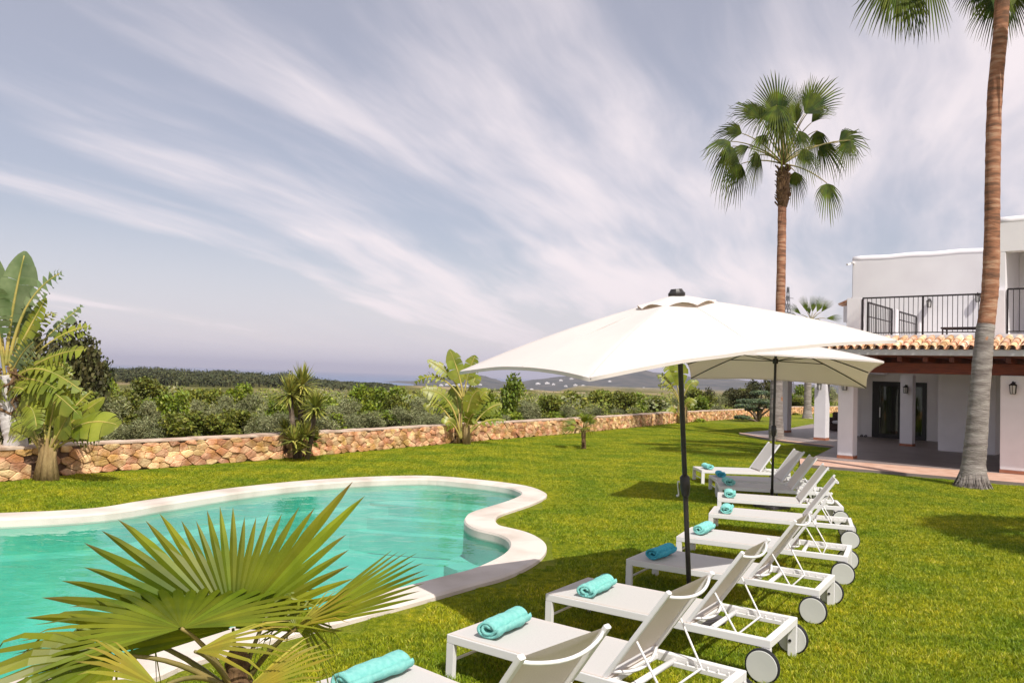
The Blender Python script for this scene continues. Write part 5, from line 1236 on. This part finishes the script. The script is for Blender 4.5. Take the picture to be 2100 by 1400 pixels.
wm=N('ShaderNodeVectorMath'); wm.operation='SCALE'; wm.inputs['Scale'].default_value=.55; L(t,wn.outputs['Color'],wm.inputs[0])
wa=N('ShaderNodeVectorMath'); L(t,rot.outputs[0],wa.inputs[0]); L(t,wm.outputs[0],wa.inputs[1])
def cl(scx,scy,scale,det,seed):
    mp=N('ShaderNodeMapping'); mp.inputs['Scale'].default_value=(scx,scy,1); mp.inputs['Location'].default_value=(seed,seed*.37,0); L(t,wa.outputs[0],mp.inputs[0])
    n=N('ShaderNodeTexNoise'); n.inputs['Scale'].default_value=scale; n.inputs['Detail'].default_value=det; n.inputs['Roughness'].default_value=.55; L(t,mp.outputs[0],n.inputs['Vector']); return n.outputs['Fac']
c1=cl(1.0,.22,1.5,7,3.1); c2=cl(1.0,.14,4.5,6,8.2); c3=cl(.6,.4,.55,3,1.3)
s1=math_('ADD',math_('MULTIPLY',c1,.50),math_('MULTIPLY',c2,.20)); s1=math_('ADD',s1,math_('MULTIPLY',c3,.42))
# a little more cover to the right of the view
s1=math_('ADD',s1,math_('MULTIPLY',sx.outputs[0],.10))
rp=N('ShaderNodeValToRGB'); rp.color_ramp.interpolation='EASE'; rp.color_ramp.elements[0].position=.50; rp.color_ramp.elements[1].position=.68; rp.color_ramp.elements[0].color=(.32,.32,.32,1); rp.color_ramp.elements[1].color=(.92,.92,.92,1); L(t,s1,rp.inputs[0])
hz_=N('ShaderNodeMapRange'); hz_.inputs[1].default_value=0; hz_.inputs[2].default_value=.26; hz_.inputs[3].default_value=.85; hz_.inputs[4].default_value=0; L(t,sx.outputs[2],hz_.inputs[0])
fac=math_('MAXIMUM',rp.outputs[0],hz_.outputs[0])
cc=N('ShaderNodeMixRGB'); cc.inputs[1].default_value=(7.3,6.85,7.45,1); cc.inputs[2].default_value=(8.5,7.6,7.7,1); L(t,rp.outputs[0],cc.inputs[0])
mx=N('ShaderNodeMixRGB'); L(t,fac,mx.inputs[0]); L(t,hs_.outputs[0],mx.inputs[1]); L(t,cc.outputs[0],mx.inputs[2]); L(t,mx.outputs[0],bg.inputs[0])
# haze box
hb=MB(); hb.box(-33000,33000,-400,33000,-64,230); hm_,ht,ho=nt('haze_air'); ho_=ho
pv_=ht.nodes.new('ShaderNodeVolumePrincipled'); pv_.inputs['Color'].default_value=(.84,.83,1.0,1); pv_.inputs['Density'].default_value=.00009; pv_.inputs['Anisotropy'].default_value=.2; L(ht,pv_.outputs[0],ho.inputs['Volume'])
HAZE=True
if HAZE:
    hzo=hb.build('haze',hm_); tag(hzo,'thin pale haze over the countryside and sea',None,None,'stuff')
vs_=sc.view_settings; vs_.view_transform='Standard'; vs_.look='None'; vs_.exposure=.3; vs_.gamma=1; vs_.use_curve_mapping=False
sc.cycles.max_bounces=8; sc.cycles.transparent_max_bounces=12; sc.cycles.volume_bounces=0; sc.cycles.use_denoising=True
